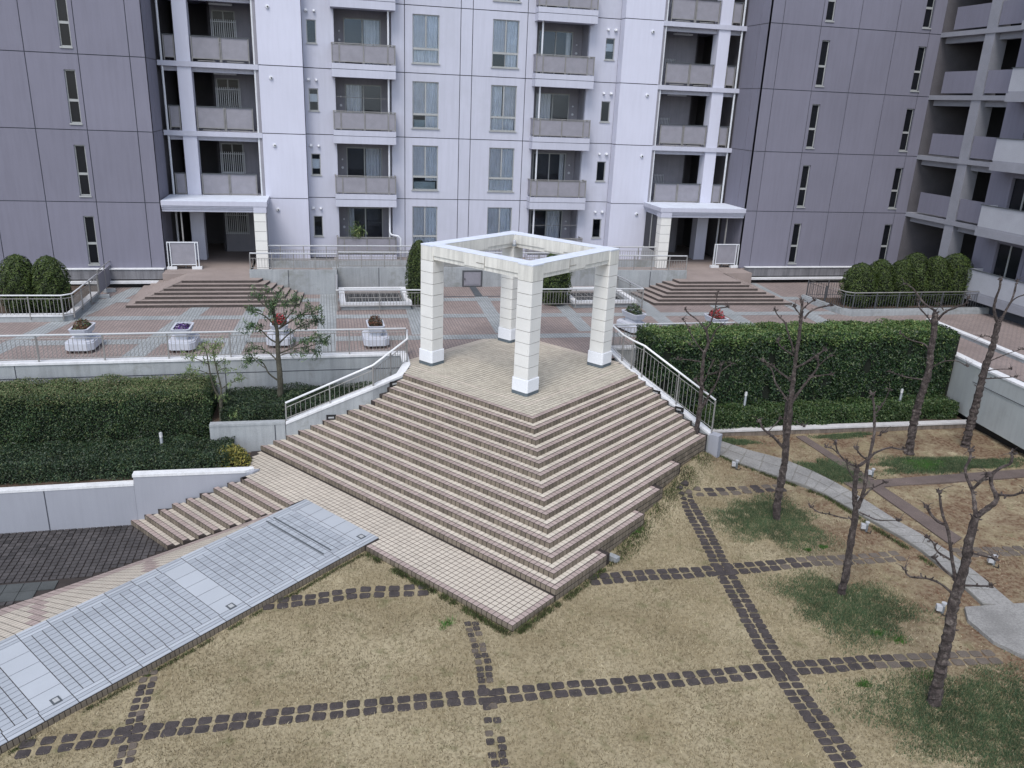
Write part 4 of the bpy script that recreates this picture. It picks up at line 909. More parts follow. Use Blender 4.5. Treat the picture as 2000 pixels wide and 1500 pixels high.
# balconies
def balcony(z, side, v):
    f = mk(side)
    def T(p): return (f(p[0]), p[1], p[2])
    X0, X1 = -5.04, -2.10; yf = 20.24
    m = MB()
    m.box(X0, X1, yf, YF + .02, z + .012, z + .25, T); m.box(X0, X1, yf, YF + .02, z - .35, z - .012, T)
    m.box(X0 + .01, X1 - .01, yf + .02, YF, z - .02, z + .02, T, 1)
    m.box(-4.93, -2.20, YF + .02, 22.3, z - .20, z + .10, T)
    bal = m.build('balcony', [M_white, M_joint], main)
    if z > F0 + 1 or True:
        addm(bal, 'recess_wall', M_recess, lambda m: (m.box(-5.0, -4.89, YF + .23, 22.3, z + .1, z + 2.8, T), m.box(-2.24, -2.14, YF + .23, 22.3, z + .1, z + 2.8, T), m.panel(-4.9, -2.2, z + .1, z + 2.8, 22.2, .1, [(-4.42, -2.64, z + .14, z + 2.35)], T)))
    fr = addm(bal, 'sliding_door', M_sash, lambda m: (m.panel(-4.42, -2.64, z + .14, z + 2.35, 22.17, .08, [(-4.37, -3.56, z + .2, z + 2.30), (-3.50, -2.69, z + .2, z + 2.30)], T)))
    addm(fr, 'pane', M_glass, lambda m: m.box(-4.37, -3.56, 22.21, 22.216, z + .2, z + 2.3, T)); addm(fr, 'pane', M_glass, lambda m: m.box(-3.50, -2.69, 22.21, 22.216, z + .2, z + 2.3, T))
    addm(fr, 'dark_room', M_interior, lambda m: (m.box(-4.8, -2.3, 23.2, 23.3, z, z + 2.9, T), m.box(-4.85, -4.8, 22.3, 23.3, z, z + 2.9, T), m.box(-2.3, -2.25, 22.3, 23.3, z, z + 2.9, T), m.box(-4.85, -2.25, 22.3, 23.3, z + 2.85, z + 2.9, T)))
    if v % 3 == 0: addm(fr, 'curtain', M_curt2, lambda m: curtain(m, -3.45, -2.7, z + .2, z + 2.3, 22.32, .03, 0, None, T))
    if v % 3 == 1: addm(fr, 'curtain', M_curt2, lambda m: curtain(m, -4.35, -3.6, z + .2, z + 2.3, 22.32, .03, 0, None, T))
    if v % 3 == 2: addm(fr, 'curtain', M_curt2, lambda m: curtain(m, -4.35, -4.1, z + .2, z + 2.3, 22.32, .03, 0, None, T))
    fx = [0, .115, .5, .885, 1.0]; W_ = X1 - X0 - .06; xs = [X0 + .03 + W_ * q for q in fx]; y0 = yf + .06
    addm(bal, 'handrail', M_rail, lambda m: (m.box(X0 + .0, X1, y0 - .035, y0 + .035, z + 1.10, z + 1.135, T), m.box(X0, X0 + .06, y0 + .035, YF, z + 1.10, z + 1.135, T), m.box(X1 - .06, X1, y0 + .035, YF, z + 1.10, z + 1.135, T)))
    for i in range(4):
        addm(bal, 'rail_panel', [M_rpanel, M_rail], lambda m: (m.box(xs[i] + .03, xs[i + 1] - .03, y0 - .005, y0 + .005, z + .34, z + 1.06, T), m.box(xs[i] + .02, xs[i + 1] - .02, y0 - .016, y0 - .004, z + 1.045, z + 1.075, T, 1), m.box(xs[i] + .02, xs[i + 1] - .02, y0 - .016, y0 - .004, z + .31, z + .345, T, 1)))
    addm(bal, 'end_panel', M_rpanel, lambda m: (m.box(X0 + .025, X0 + .035, y0, YF, z + .34, z + 1.08, T), m.box(X1 - .035, X1 - .025, y0, YF, z + .34, z + 1.08, T)))
    for x in xs: addm(bal, 'post', M_rail, lambda m: m.box(x - .022, x + .022, y0 - .025, y0 + .025, z + .25, z + 1.10, T))
    if z < FL[-1]: addm(bal, 'drainpipe', M_plug, lambda m: m.tube([T((-2.42, 20.5, z + .25 if z > F0 + 1 else z + 1.0)), T((-2.42, 20.5, z + SH - .35))], .045, 8))
    for (x, dz) in ((-4.62, 1.35), (-4.62, 1.75)): addm(bal, 'round_vent', M_plug, lambda m: m.tube([T((x, 22.13, z + dz)), T((x, 22.2, z + dz))], .06 if dz < 1.5 else .04, 10))
    if v in (1, 3): addm(bal, 'laundry_pole', M_rail, lambda m: m.tube([T((-4.85, 20.75, z + 1.75)), T((-2.3, 20.75, z + 1.72))], .012, 5))
for s, z in enumerate(FL):
    balcony(z, -1, [2, 0, 1, 0, 2, 1][s]); balcony(z, 1, [1, 2, 0, 2, 1, 0][s])
z0 = FL[0]
t = thing('drainpipe', 'white drainpipe with a double bend at the ground floor balcony left of the pergola', 'pipe', (-2.4, 20.2, z0))
m = MB(); m.tube([(-2.42, 20.5, z0 + 2.6), (-2.42, 20.5, z0 + 1.35), (-2.36, 20.3, z0 + 1.25), (-2.05, 20.1, z0 + 1.22), (-1.92, 20.1, z0 + 1.12), (-1.92, 20.1, z0 - .1)], .05, 8); m.build('pipe', M_plug, t, smooth=True)
# open corridor bays
def bay(side):
    f = mk(side)
    def T(p): return (f(p[0]), p[1], p[2])
    for s, z in enumerate(FL):
        sl = MB()
        if s > 0: sl.box(-12.6, -8.3, YB - .02, 20.45, z - .22, z, T); sl.box(-12.5, -8.4, 20.45, 27, z - .2, z - .01, T); sl.box(-12.5, -8.4, 20.6, 20.9, z - .42, z - .2, T)
        else: sl.box(-12.5, -8.4, 20.5, 27, z - .25, z - .01, T)
        b = sl.build('corridor_slab', M_white, main)
        top = z + SH - .22
        addm(b, 'column', M_bright, lambda m: m.box(-11.80, -11.20, 20.32, 20.95, z, top, T))
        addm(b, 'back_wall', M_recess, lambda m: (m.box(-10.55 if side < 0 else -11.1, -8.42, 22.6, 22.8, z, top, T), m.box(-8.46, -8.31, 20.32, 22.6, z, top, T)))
        addm(b, 'dark_corridor', M_interior, lambda m: (m.box(-12.55, -10.5, 25.0, 25.1, z, top, T), m.box(-10.6 if side < 0 else -11.15, -10.5 if side < 0 else -11.08, 22.6, 25, z, top, T)))
        if s > 0:
            def rp_(m, xa, xb, n):
                w = (xb - xa) / n
                for i in range(n):
                    p, q = xa + i * w, xa + (i + 1) * w
                    m.box(p + .06, q - .06, 20.38, 20.39, z + .16, z + 1.05, T, 0)
                    for c in (p + .03, q - .03): m.box(c - .02, c + .02, 20.35, 20.40, z + .02, z + 1.06, T, 1)
                    m.box(p + .03, q - .03, 20.36, 20.385, z + .13, z + .165, T, 1); m.box(p + .25, q - .25, 20.36, 20.40, z + .04, z + .075, T, 1)
                m.box(xa, xb, 20.34, 20.41, z + 1.06, z + 1.095, T, 2)
            addm(b, 'rail_panel', [M_rpanel, M_rail, M_drain], lambda m: rp_(m, -11.15, -8.66, 2)); addm(b, 'rail_panel', [M_rpanel, M_rail, M_drain], lambda m: rp_(m, -12.32, -11.83, 1))
        for px in (-12.42, -8.46): addm(b, 'drainpipe', M_plug, lambda m: m.tube([T((px, 20.36, z if s or px < -9 else z)), T((px, 20.36, top))], .05, 8))
        addm(b, 'strip_light', M_plug, lambda m: m.box(-10.4, -9.4, 21.6, 21.75, top - .26, top - .18, T)); addm(b, 'light_bracket', M_plug, lambda m: (m.box(-10.2, -10.18, 21.66, 21.68, top - .2, top, T), m.box(-9.62, -9.60, 21.66, 21.68, top - .2, top, T)))
        if side < 0:
            w = addm(b, 'window', M_sash, lambda m: (m.panel(-10.42, -9.38, z + .95, z + 2.35, 22.55, .05, [(-10.37, -9.93, z + 1.0, z + 2.3), (-9.88, -9.43, z + 1.0, z + 2.3)])))
            addm(w, 'pane', M_dglass, lambda m: m.box(-10.38, -9.42, 22.585, 22.59, z + .98, z + 2.32))
            addm(w, 'grille', M_plug, lambda m: ([m.box(-10.45 + i * .092 - .012, -10.45 + i * .092 + .012, 22.40, 22.42, z + .9, z + 1.95) for i in range(13)], m.box(-10.47, -9.33, 22.40, 22.425, z + 1.84, z + 1.87), m.box(-10.47, -9.33, 22.40, 22.425, z + .93, z + .96)))
        else:
            w = addm(b, 'vent_grille', M_plug, lambda m: ([m.box(-9.95 + i * .085 - .01, -9.95 + i * .085 + .01, 22.50, 22.52, z + .9, z + 1.38, T) for i in range(7)], m.box(-9.97, -9.42, 22.50, 22.525, z + 1.30, z + 1.32, T), m.box(-9.97, -9.95, 22.50, 22.6, z + .9, z + 1.35, T)))
for sd in (-1, 1): bay(sd)
# porch canopies with banded corner column
def canopy(side, label):
    f = mk(side)
    def T(p): return (f(p[0]), p[1], p[2])
    th = thing('porch_canopy', label, 'canopy', (f(-10.4), 17.9, 3.3))
    x0, x1 = (-12.6, -8.12)
    c0, c1 = (-8.72, -8.20)
    addm(th, 'slab', [M_white, M_top], lambda m: (m.box(x0, x1, 17.88, 20.3, 3.60, 3.80, T, 0), m.box(x0 + .01, x1 - .01, 17.89, 20.29, 3.80, 3.81, T, 1), m.box(x0, x1 - .05, 17.93, 20.3, 3.52, 3.60, T), m.box(x0, x1 - .10, 17.98, 20.3, 3.44, 3.52, T), m.box(x0, x1 - .15, 18.03, 20.3, 3.32, 3.44, T)))
    cc = addm(th, 'column', M_joint, lambda m: m.box(c0 + .02, c1 - .02, 17.95, 18.43, .74, 3.35, T))
    for i in range(6): addm(cc, 'block', M_cream, lambda m: m.box(c0, c1, 17.93, 18.45, .74 + i * .435 + .008, .74 + (i + 1) * .435 - .008, T))
    addm(th, 'corner_block', M_white, lambda m: m.box(c0, c1 + .04, 17.90, 18.47, 3.32, 3.62, T))
    addm(th, 'soffit', M_interior, lambda m: m.box(x0 + .05, x1 - .3, 18.1, 20.3, 3.30, 3.33, T))
    addm(th, 'side_screen', [M_dglass, M_sash], lambda m: (m.box(-8.32, -8.28, 18.5, 20.2, 1.5, 3.3, T, 0), m.box(-8.33, -8.26, 19.3, 19.38, .74, 3.3, T, 1), m.box(-8.34, -8.25, 18.45, 20.27, .74, 1.5, T, 1)))
    g_ = thing('screen_panel', 'grey mesh screen panel at the outer side of the %s' % label.split(' with')[0].replace('flat pale ', ''), 'screen', (f(-11.9), 18.05, .74))
    addm(g_, 'mesh_panel', M_rpanel, lambda m: m.box(-12.40, -11.38, 18.04, 18.05, .98, 1.92, T))
    addm(g_, 'frame', M_plug, lambda m: (m.box(-12.56, -11.22, 18.01, 18.06, 1.93, 1.98, T), m.box(-12.42, -11.36, 18.01, 18.05, .93, .97, T), [m.box(x - .02, x + .02, 18.0, 18.06, .80, 1.95, T) for x in (-12.54, -12.42, -11.36, -11.24)]))
    addm(g_, 'block', M_cap, lambda m: (m.box(-12.62, -12.2, 17.95, 18.15, .74, .86, T), m.box(-11.55, -11.12, 17.95, 18.15, .74, .86, T)))
    addm(g_, 'tall_post', M_rail, lambda m: m.box(-12.0 + .1, -12.0 + .16, 18.3, 18.36, .74, 3.3, T))
canopy(-1, 'flat pale porch canopy over the left entrance with one banded corner column'); canopy(1, 'flat pale porch canopy over the right entrance with one banded corner column')
# grey wings
def wing(label, xc, sgn, x_edges, wins):
    th = thing('grey_wing', label, 'building', (xc, 17.9, F0))
    xe = sorted(x_edges)
    for s, z in enumerate(FL):
        for a, b in zip(xe[:-1], xe[1:]):
            holes = [(w0, w1, z + .26, z + 2.36) for w0, w1 in wins if a < w0 < b]
            addm(th, 'wall_panel', M_wing, lambda m: m.panel(a + (.016 if abs(a - xc) > .01 else 0), b - (.016 if abs(b - xc) > .01 else 0), z + .016, z + SH - .016, 17.9, .2, holes))
        for y0, y1 in ((17.9, 18.9), (18.9, 20.4)):
            addm(th, 'wall_panel', M_wing, lambda m: m.panel(y0 + (.018 if y0 < 18 else .016), y1 - .016, z + .016, z + SH - .016, 0, .2, [], (lambda p: (xc + sgn * p[1] , p[0], p[2]))))
        for w0, w1 in wins:
            w = addm(th, 'window', M_sash, lambda m: m.panel(w0 + .0, w1 - .0, z + .26, z + 2.36, 17.97, .06, [(w0 + .045, w1 - .045, z + .31, z + 1.12), (w0 + .045, w1 - .045, z + 1.22, z + 2.31)]))
            addm(w, 'pane', M_dglass, lambda m: m.box(w0 + .04, w1 - .04, 18.0, 18.005, z + .3, z + 1.13)); addm(w, 'pane', M_dglass, lambda m: m.box(w0 + .04, w1 - .04, 18.0, 18.005, z + 1.2, z + 2.32))
            addm(w, 'sill', M_sash, lambda m: m.box(w0 - .03, w1 + .03, 17.86, 17.98, z + .20, z + .26))
    lo, hi = (min(xe) + .02, xc - .02) if sgn < 0 else (xc + .02, max(xe) - .02)
    addm(th, 'joint_backing', M_joint, lambda m: m.box(lo, hi, 18.08, 18.3, F0, FL[-1] + SH) if False else ([m.box(x - .04, x + .04, 17.93, 18.05, F0, FL[-1] + SH) for x in xe[1:-1]], [m.box(lo, hi, 17.935, 18.04, z - .035, z + .035) for z in FL]))
    addm(th, 'wall_core', M_interior, lambda m: m.box(lo, hi, 18.12, 20.6, F0, FL[-1] + SH))
    return th
wing('tall grey rendered wing at the left with a column of slit windows', -12.65, -1, [-28.95, -26.98, -25.0, -23.05, -21.1, -19.15, -17.18, -15.2, -13.24, -12.65], [(-15.81, -15.38), (-21.4, -20.97)])
wing('tall grey rendered wing at the right with two columns of slit windows', 15.6, 1, [15.6, 16.22, 18.3, 20.38, 22.48, 24.42, 25.15], [(18.48, 18.92), (24.0 - .06, 24.40)])
# far right block: open corridors seen along its face
fr = thing('corridor_block', 'shadowed apartment block with open corridors and white balconies at the right edge', 'building', (25.1, 13, 0))
def TX(p): return (25.1 + p[1], 17.9 - p[0], p[2])      # p = (distance towards the camera, depth behind the face, z)
for s, z in enumerate(FL):
    zz = z + .08
    b = addm(fr, 'corridor_slab', M_wing if False else mat('shade_render', (.25, .255, .29), .85, .08), lambda m: (m.box(0, 5.25, -.02, 4.5, zz - .22, zz, TX), m.box(0, 5.25, .3, .6, zz - .5, zz - .22, TX)))  # the block's shade is put into this darker render colour
    top = zz + SH - .22
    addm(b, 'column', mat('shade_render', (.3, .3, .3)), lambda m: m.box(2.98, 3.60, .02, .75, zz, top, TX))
    if s: addm(b, 'parapet_panel', M_wing, lambda m: (m.box(.75, 2.95, .05, .10, zz + .1, zz + 1.12, TX), m.box(3.65, 5.2, .05, .10, zz + .1, zz + 1.12, TX)))
    addm(b, 'dark_corridor', M_black, lambda m: (m.box(.0, 5.3, 3.0, 3.1, zz, top, TX), m.box(5.26, 5.3, .3, 3, zz, top, TX)))  # walls painted black for the shade inside the corridor
    addm(b, 'inner_wall', M_interior, lambda m: m.box(.0, .05, .0, 3, zz, top, TX))
    addm(fr, 'wall_panel', M_wing, lambda m: m.panel(5.27, 8.3, zz + .016, zz + SH - .016, 0, .2, [(6.6, 8.1, zz + .6, zz + 2.4)], TX))
    addm(fr, 'wall_panel', M_wing, lambda m: m.panel(8.33, 12.3, zz + .016, zz + SH - .016, 0, .2, [(8.6, 10.6, zz + .6, zz + 2.4)], TX))
    addm(fr, 'wall_panel', M_wing, lambda m: m.panel(12.33, 22.3, zz + .016, zz + SH - .016, 0, .2, [], TX))
    for u0, u1 in ((6.6, 8.1), (8.6, 10.6)): addm(fr, 'window', [M_dglass, M_sash], lambda m: (m.box(u0 + .05, u1 - .05, .12, .13, zz + .65, zz + 2.35, TX, 0), m.box((u0 + u1) / 2 - .03, (u0 + u1) / 2 + .03, .08, .12, zz + .6, zz + 2.4, TX, 1)))
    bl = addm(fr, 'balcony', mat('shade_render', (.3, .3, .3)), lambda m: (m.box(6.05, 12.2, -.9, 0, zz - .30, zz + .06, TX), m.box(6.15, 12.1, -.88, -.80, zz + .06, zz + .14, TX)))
    addm(bl, 'rail_panel', mat('pale_panel', (.36, .37, .41), .7, .06), lambda m: (m.box(6.1, 9.0, -.87, -.83, zz + .14, zz + 1.10, TX), m.box(9.03, 12.1, -.87, -.83, zz + .14, zz + 1.10, TX), m.box(6.08, 6.12, -.85, 0, zz + .14, zz + 1.10, TX)))
    addm(bl, 'handrail', M_drain, lambda m: m.box(6.05, 12.15, -.9, -.8, zz + 1.10, zz + 1.135, TX))
addm(fr, 'joint_backing', M_joint, lambda m: (m.box(5.2, 22, .05, .2, F0, FL[-1] + SH, TX) if False else m.box(8.25, 8.38, .05, .18, F0, FL[-1] + SH, TX), [m.box(5.3, 22, .05, .18, z + .04, z + .12, TX) for z in FL]))
addm(fr, 'base', M_joint, lambda m: m.box(5.3, 22, -.3, 2, -.05, .5, TX)); addm(fr, 'core', M_interior, lambda m: (m.box(5.4, 22, .3, 4, F0, FL[-1] + SH, TX), m.box(-2, 22, 4.4, 5, -1, FL[-1] + SH, TX)))
# bare and leafy tree skeletons: base, horizontal axis, branches as (offset, height) with radii
TREES={'T1':((5.95,1.47,-2.34),(0.887,-0.461),[([(0.0,-0.0),(-0.08,0.72),(-0.04,1.69),(-0.05,2.14),(-0.09,2.65),(-0.12,3.3),(-0.13,3.67),(-0.02,3.98),(-0.08,4.24),(-0.16,4.46)],0.1,0.035),([(-0.16,4.46),(-0.48,4.69),(-0.74,4.79),(-0.86,4.9)],0.028,0.02),([(-0.16,4.46),(-0.04,4.64),(0.02,4.97),(0.05,5.2),(0.05,5.62)],0.034,0.015),([(0.06,5.12),(0.15,5.15),(0.42,5.21)],0.022,0.02),([(-0.02,3.98),(0.07,4.22),(0.16,4.53),(0.32,4.65)],0.026,0.016),([(-0.15,3.7),(-0.36,3.88),(-0.61,4.18),(-0.76,4.43),(-0.91,4.58)],0.028,0.014),([(-0.38,3.84),(-0.47,3.81),(-0.59,3.9)],0.014,0.01),([(-0.19,3.38),(-0.49,3.42),(-0.91,3.44)],0.025,0.014),([(-0.03,2.73),(0.04,2.91),(0.1,3.19),(0.17,3.44)],0.03,0.013),([(0.1,2.99),(0.33,3.12)],0.016,0.012),([(-0.01,1.8),(0.13,2.16),(0.23,2.42),(0.35,2.74),(0.43,3.06),(0.43,3.43)],0.05,0.022),([(0.46,3.2),(0.62,3.36),(0.76,3.46)],0.016,0.012),([(0.09,2.47),(-0.08,2.55),(-0.3,2.8)],0.03,0.03)]),
'T2':((6.47,-2.82,-2.34),(0.830,-0.558),[([(-0.0,0.0),(-0.07,0.4),(-0.07,1.13),(-0.06,1.66),(-0.05,1.91),(-0.09,2.21),(-0.1,2.66),(-0.12,3.25),(-0.15,3.51),(-0.18,4.11),(-0.19,4.4),(-0.21,4.82),(-0.21,5.32),(-0.24,5.92),(-0.26,6.19),(-0.28,6.37)],0.13,0.03),([(-0.16,5.9),(-0.07,6.08),(0.11,6.21),(0.3,6.26),(0.44,6.3)],0.03,0.018),([(-0.24,6.11),(-0.15,6.25),(0.01,6.37)],0.022,0.013),([(-0.26,5.97),(-0.32,6.04),(-0.45,6.2)],0.022,0.016),([(-0.29,4.97),(-0.33,5.13),(-0.52,5.52),(-0.62,5.76),(-0.8,5.87),(-0.9,6.02)],0.035,0.014),([(-0.29,4.89),(-0.56,5.07),(-0.67,5.17),(-0.71,5.32)],0.026,0.014),([(-0.17,4.57),(0.08,4.78),(0.29,5.03),(0.46,5.22)],0.038,0.026),([(-0.13,3.6),(0.0,3.91),(0.18,4.28),(0.26,4.42),(0.39,4.71),(0.31,4.9)],0.05,0.02),([(0.24,4.37),(0.52,4.51),(0.74,4.57)],0.022,0.012),([(0.37,4.69),(0.51,4.93),(0.64,5.04)],0.02,0.012),([(-0.19,4.17),(-0.4,4.33),(-0.6,4.47),(-0.78,4.64),(-1.01,4.75)],0.035,0.018),([(-0.21,3.61),(-0.46,3.86),(-0.65,4.06),(-0.73,4.31),(-0.86,4.43)],0.036,0.014),([(-0.1,2.21),(-0.37,2.52),(-0.59,2.69),(-0.73,2.78),(-0.88,3.02)],0.04,0.03),([(-0.62,2.71),(-0.48,2.89),(-0.33,3.12)],0.014,0.01),([(-0.02,3.09),(0.13,3.06),(0.29,3.04)],0.014,0.01),([(-0.1,2.21),(-0.19,2.7),(-0.24,3.23),(-0.24,3.58)],0.06,0.05)]),
'T3':((6.06,-6.42,-2.34),(0.777,-0.630),[([(0.01,-0.0),(0.04,0.82),(-0.01,1.71),(-0.0,2.09),(-0.04,2.43),(-0.11,2.61),(-0.16,3.06),(-0.17,3.39)],0.1,0.05),([(-0.17,3.39),(-0.01,3.54),(0.1,3.71),(0.18,3.78),(0.4,3.89),(0.54,3.86),(0.72,3.84)],0.04,0.018),([(-0.0,2.38),(0.05,2.66),(0.06,2.89),(0.02,3.38),(0.04,3.78),(0.04,4.05),(-0.02,4.3),(-0.07,4.56),(-0.17,4.86)],0.055,0.022),([(-0.02,4.44),(0.03,4.53),(0.11,4.73),(0.17,5.04)],0.025,0.01),([(-0.17,3.39),(-0.39,3.42),(-0.64,3.59),(-0.72,3.82)],0.03,0.016),([(-0.61,3.57),(-0.75,3.7),(-0.88,3.73)],0.018,0.012),([(-0.02,3.58),(-0.15,3.67),(-0.28,3.87)],0.022,0.016),([(-0.0,2.53),(0.12,2.76),(0.2,2.89),(0.34,2.99),(0.47,3.08)],0.026,0.014),([(-0.03,2.1),(-0.29,2.07),(-0.6,2.11),(-0.77,2.09),(-0.99,2.2)],0.022,0.012),([(0.06,2.29),(0.25,2.28),(0.45,2.28),(0.64,2.39),(0.87,2.51)],0.022,0.008),([(0.1,3.98),(0.16,4.02),(0.24,4.09)],0.014,0.009),([(-0.16,3.06),(-0.34,3.24),(-0.42,3.44)],0.018,0.012),([(-0.06,2.43),(-0.05,2.63),(-0.09,2.76)],0.02,0.014)]),
'T4':((13.73,1.08,-2.34),(0.749,-0.662),[([(0.0,0.0),(-0.05,1.07),(-0.02,1.93),(0.04,2.6),(0.07,3.12),(-0.02,3.7),(-0.02,4.2),(-0.09,4.73),(-0.12,4.97)],0.15,0.09),([(-0.12,5.01),(-0.48,5.16),(-0.74,5.41),(-0.93,5.63),(-1.2,5.71)],0.05,0.02),([(-0.15,4.6),(-0.42,4.84),(-0.63,4.97),(-0.71,5.21)],0.035,0.02),([(-0.0,4.74),(0.15,5.06),(0.43,5.26),(0.68,5.42),(0.7,5.66)],0.05,0.02),([(0.11,5.09),(-0.02,5.23),(-0.17,5.28)],0.025,0.015),([(-0.06,3.73),(-0.28,3.9),(-0.69,3.92),(-1.02,4.11)],0.04,0.016),([(0.14,3.15),(0.43,3.44),(0.77,3.57),(1.11,3.44)],0.03,0.012),([(-0.01,2.69),(-0.41,2.63),(-0.72,2.64),(-1.12,2.71)],0.03,0.014)]),
'T5':((16.23,1.33,-2.34),(0.712,-0.702),[([(-0.0,0.0),(0.0,1.09),(0.02,1.78),(0.01,2.37),(0.02,3.04),(0.1,3.75),(0.08,4.35),(0.09,4.57)],0.16,0.09),([(0.09,4.48),(-0.16,4.99),(-0.15,5.45),(-0.11,5.79),(-0.16,6.03)],0.06,0.03),([(0.12,4.53),(0.23,5.01),(0.33,5.36),(0.33,5.9)],0.055,0.02),([(0.25,5.1),(0.39,5.41),(0.71,5.59)],0.03,0.015),([(0.11,2.86),(0.43,3.01),(0.78,3.11)],0.025,0.012),([(0.1,2.56),(0.57,2.69),(0.98,2.82)],0.025,0.012),([(0.1,3.19),(0.51,3.49),(0.96,3.75)],0.025,0.012),([(0.1,3.93),(-0.11,4.06),(-0.32,3.98)],0.02,0.012)]),
'T6':((5.75,-10.03,-2.34),(0.688,-0.725),[([(-0.0,-0.0),(-0.04,1.09),(-0.05,1.67),(-0.1,2.22),(-0.08,2.71),(-0.06,3.16),(-0.11,3.68),(-0.09,4.11)],0.13,0.075),([(-0.09,4.11),(0.04,4.29),(0.17,4.46),(0.11,4.58),(0.01,4.69),(-0.03,4.87),(0.1,5.03),(0.24,5.12),(0.2,5.29)],0.06,0.02),([(0.13,4.56),(0.37,4.65),(0.47,4.78),(0.58,4.83)],0.025,0.015),([(-0.09,4.11),(-0.18,4.35),(-0.25,4.5),(-0.47,4.77),(-0.4,5.0),(-0.45,5.12)],0.045,0.02),([(-0.24,4.54),(-0.16,4.73),(-0.06,4.9)],0.035,0.03),([(-0.1,2.63),(-0.16,2.79),(-0.33,3.21),(-0.46,3.62),(-0.63,3.89),(-0.77,4.3)],0.05,0.02),([(-0.51,3.7),(-0.75,3.77),(-0.91,3.97)],0.028,0.024),([(-0.12,2.44),(-0.38,2.6),(-0.67,2.59),(-0.93,2.49),(-1.03,2.64)],0.03,0.014),([(-0.14,2.76),(-0.37,2.82),(-0.6,2.96)],0.028,0.02),([(-0.31,3.1),(-0.58,3.17),(-0.64,3.34),(-0.79,3.44)],0.022,0.014),([(0.0,2.71),(0.23,2.85),(0.41,2.98)],0.024,0.014),([(-0.02,3.39),(0.16,3.42),(0.37,3.48)],0.02,0.018)]),
'E1':((-7.23,5.28,-1.10),(0.998,0.061),[([(0.0,0.0),(0.03,0.88),(0.0,1.48),(0.01,2.03),(0.02,2.41),(-0.06,2.91),(-0.06,3.29)],0.12,0.04),([(-0.07,0.73),(-0.35,0.98),(-0.44,1.3),(-0.75,1.55),(-0.96,1.33)],0.035,0.015),([(-0.04,1.38),(-0.24,1.61),(-0.59,1.78),(-0.88,1.71)],0.035,0.012),([(-0.01,1.95),(-0.25,2.11),(-0.48,2.43),(-0.69,2.52),(-0.97,2.53)],0.035,0.012),([(-0.01,2.49),(-0.24,2.84),(-0.52,3.04),(-0.79,3.12)],0.035,0.012),([(-0.08,3.03),(-0.3,3.18),(-0.57,3.38),(-0.62,3.64)],0.03,0.012),([(-0.26,3.18),(-0.32,3.45),(-0.27,3.67)],0.02,0.01),([(-0.07,3.22),(0.07,3.4),(0.19,3.62)],0.025,0.01),([(0.09,2.45),(0.32,2.82),(0.55,3.08),(0.71,3.5)],0.04,0.014),([(0.13,2.49),(0.46,2.7),(0.76,2.85),(1.09,3.11),(1.35,3.02)],0.04,0.012),([(0.76,2.85),(1.12,2.88),(1.49,2.94)],0.02,0.01),([(0.04,1.91),(0.37,2.21),(0.66,2.39),(1.03,2.49),(1.44,2.59)],0.035,0.012),([(0.05,1.61),(0.49,1.85),(0.91,2.18),(1.32,2.25)],0.035,0.012),([(0.49,1.81),(0.9,1.87),(1.46,2.01)],0.022,0.01),([(0.04,1.55),(0.41,1.7),(0.85,1.68),(1.19,1.74)],0.022,0.01),([(-0.41,1.14),(-0.62,1.27),(-0.85,1.52)],0.018,0.01),([(0.32,2.82),(0.23,3.09),(0.31,3.28)],0.018,0.01)]),
'E2':((-9.02,4.21,-2.05),(0.991,0.134),[([(0.0,0.04),(0.02,0.71),(0.07,1.48)],0.065,0.055),([(0.07,1.48),(-0.07,1.69),(-0.17,2.15),(-0.2,2.6),(-0.23,3.05),(-0.29,3.2)],0.042,0.015),([(0.07,1.48),(0.11,1.75),(0.04,2.17),(-0.02,2.52),(-0.05,2.85),(0.13,2.99)],0.04,0.014),([(-0.21,2.31),(-0.47,2.51),(-0.76,2.61)],0.018,0.01),([(-0.22,2.61),(-0.51,2.81),(-0.77,2.87)],0.018,0.01),([(0.0,2.38),(0.27,2.61)],0.018,0.012),([(0.12,1.73),(0.39,1.88),(0.74,1.93)],0.02,0.01),([(0.04,2.25),(0.18,2.35),(0.32,2.34)],0.014,0.01),([(0.03,0.67),(0.25,0.84),(0.49,0.9)],0.014,0.01)])}
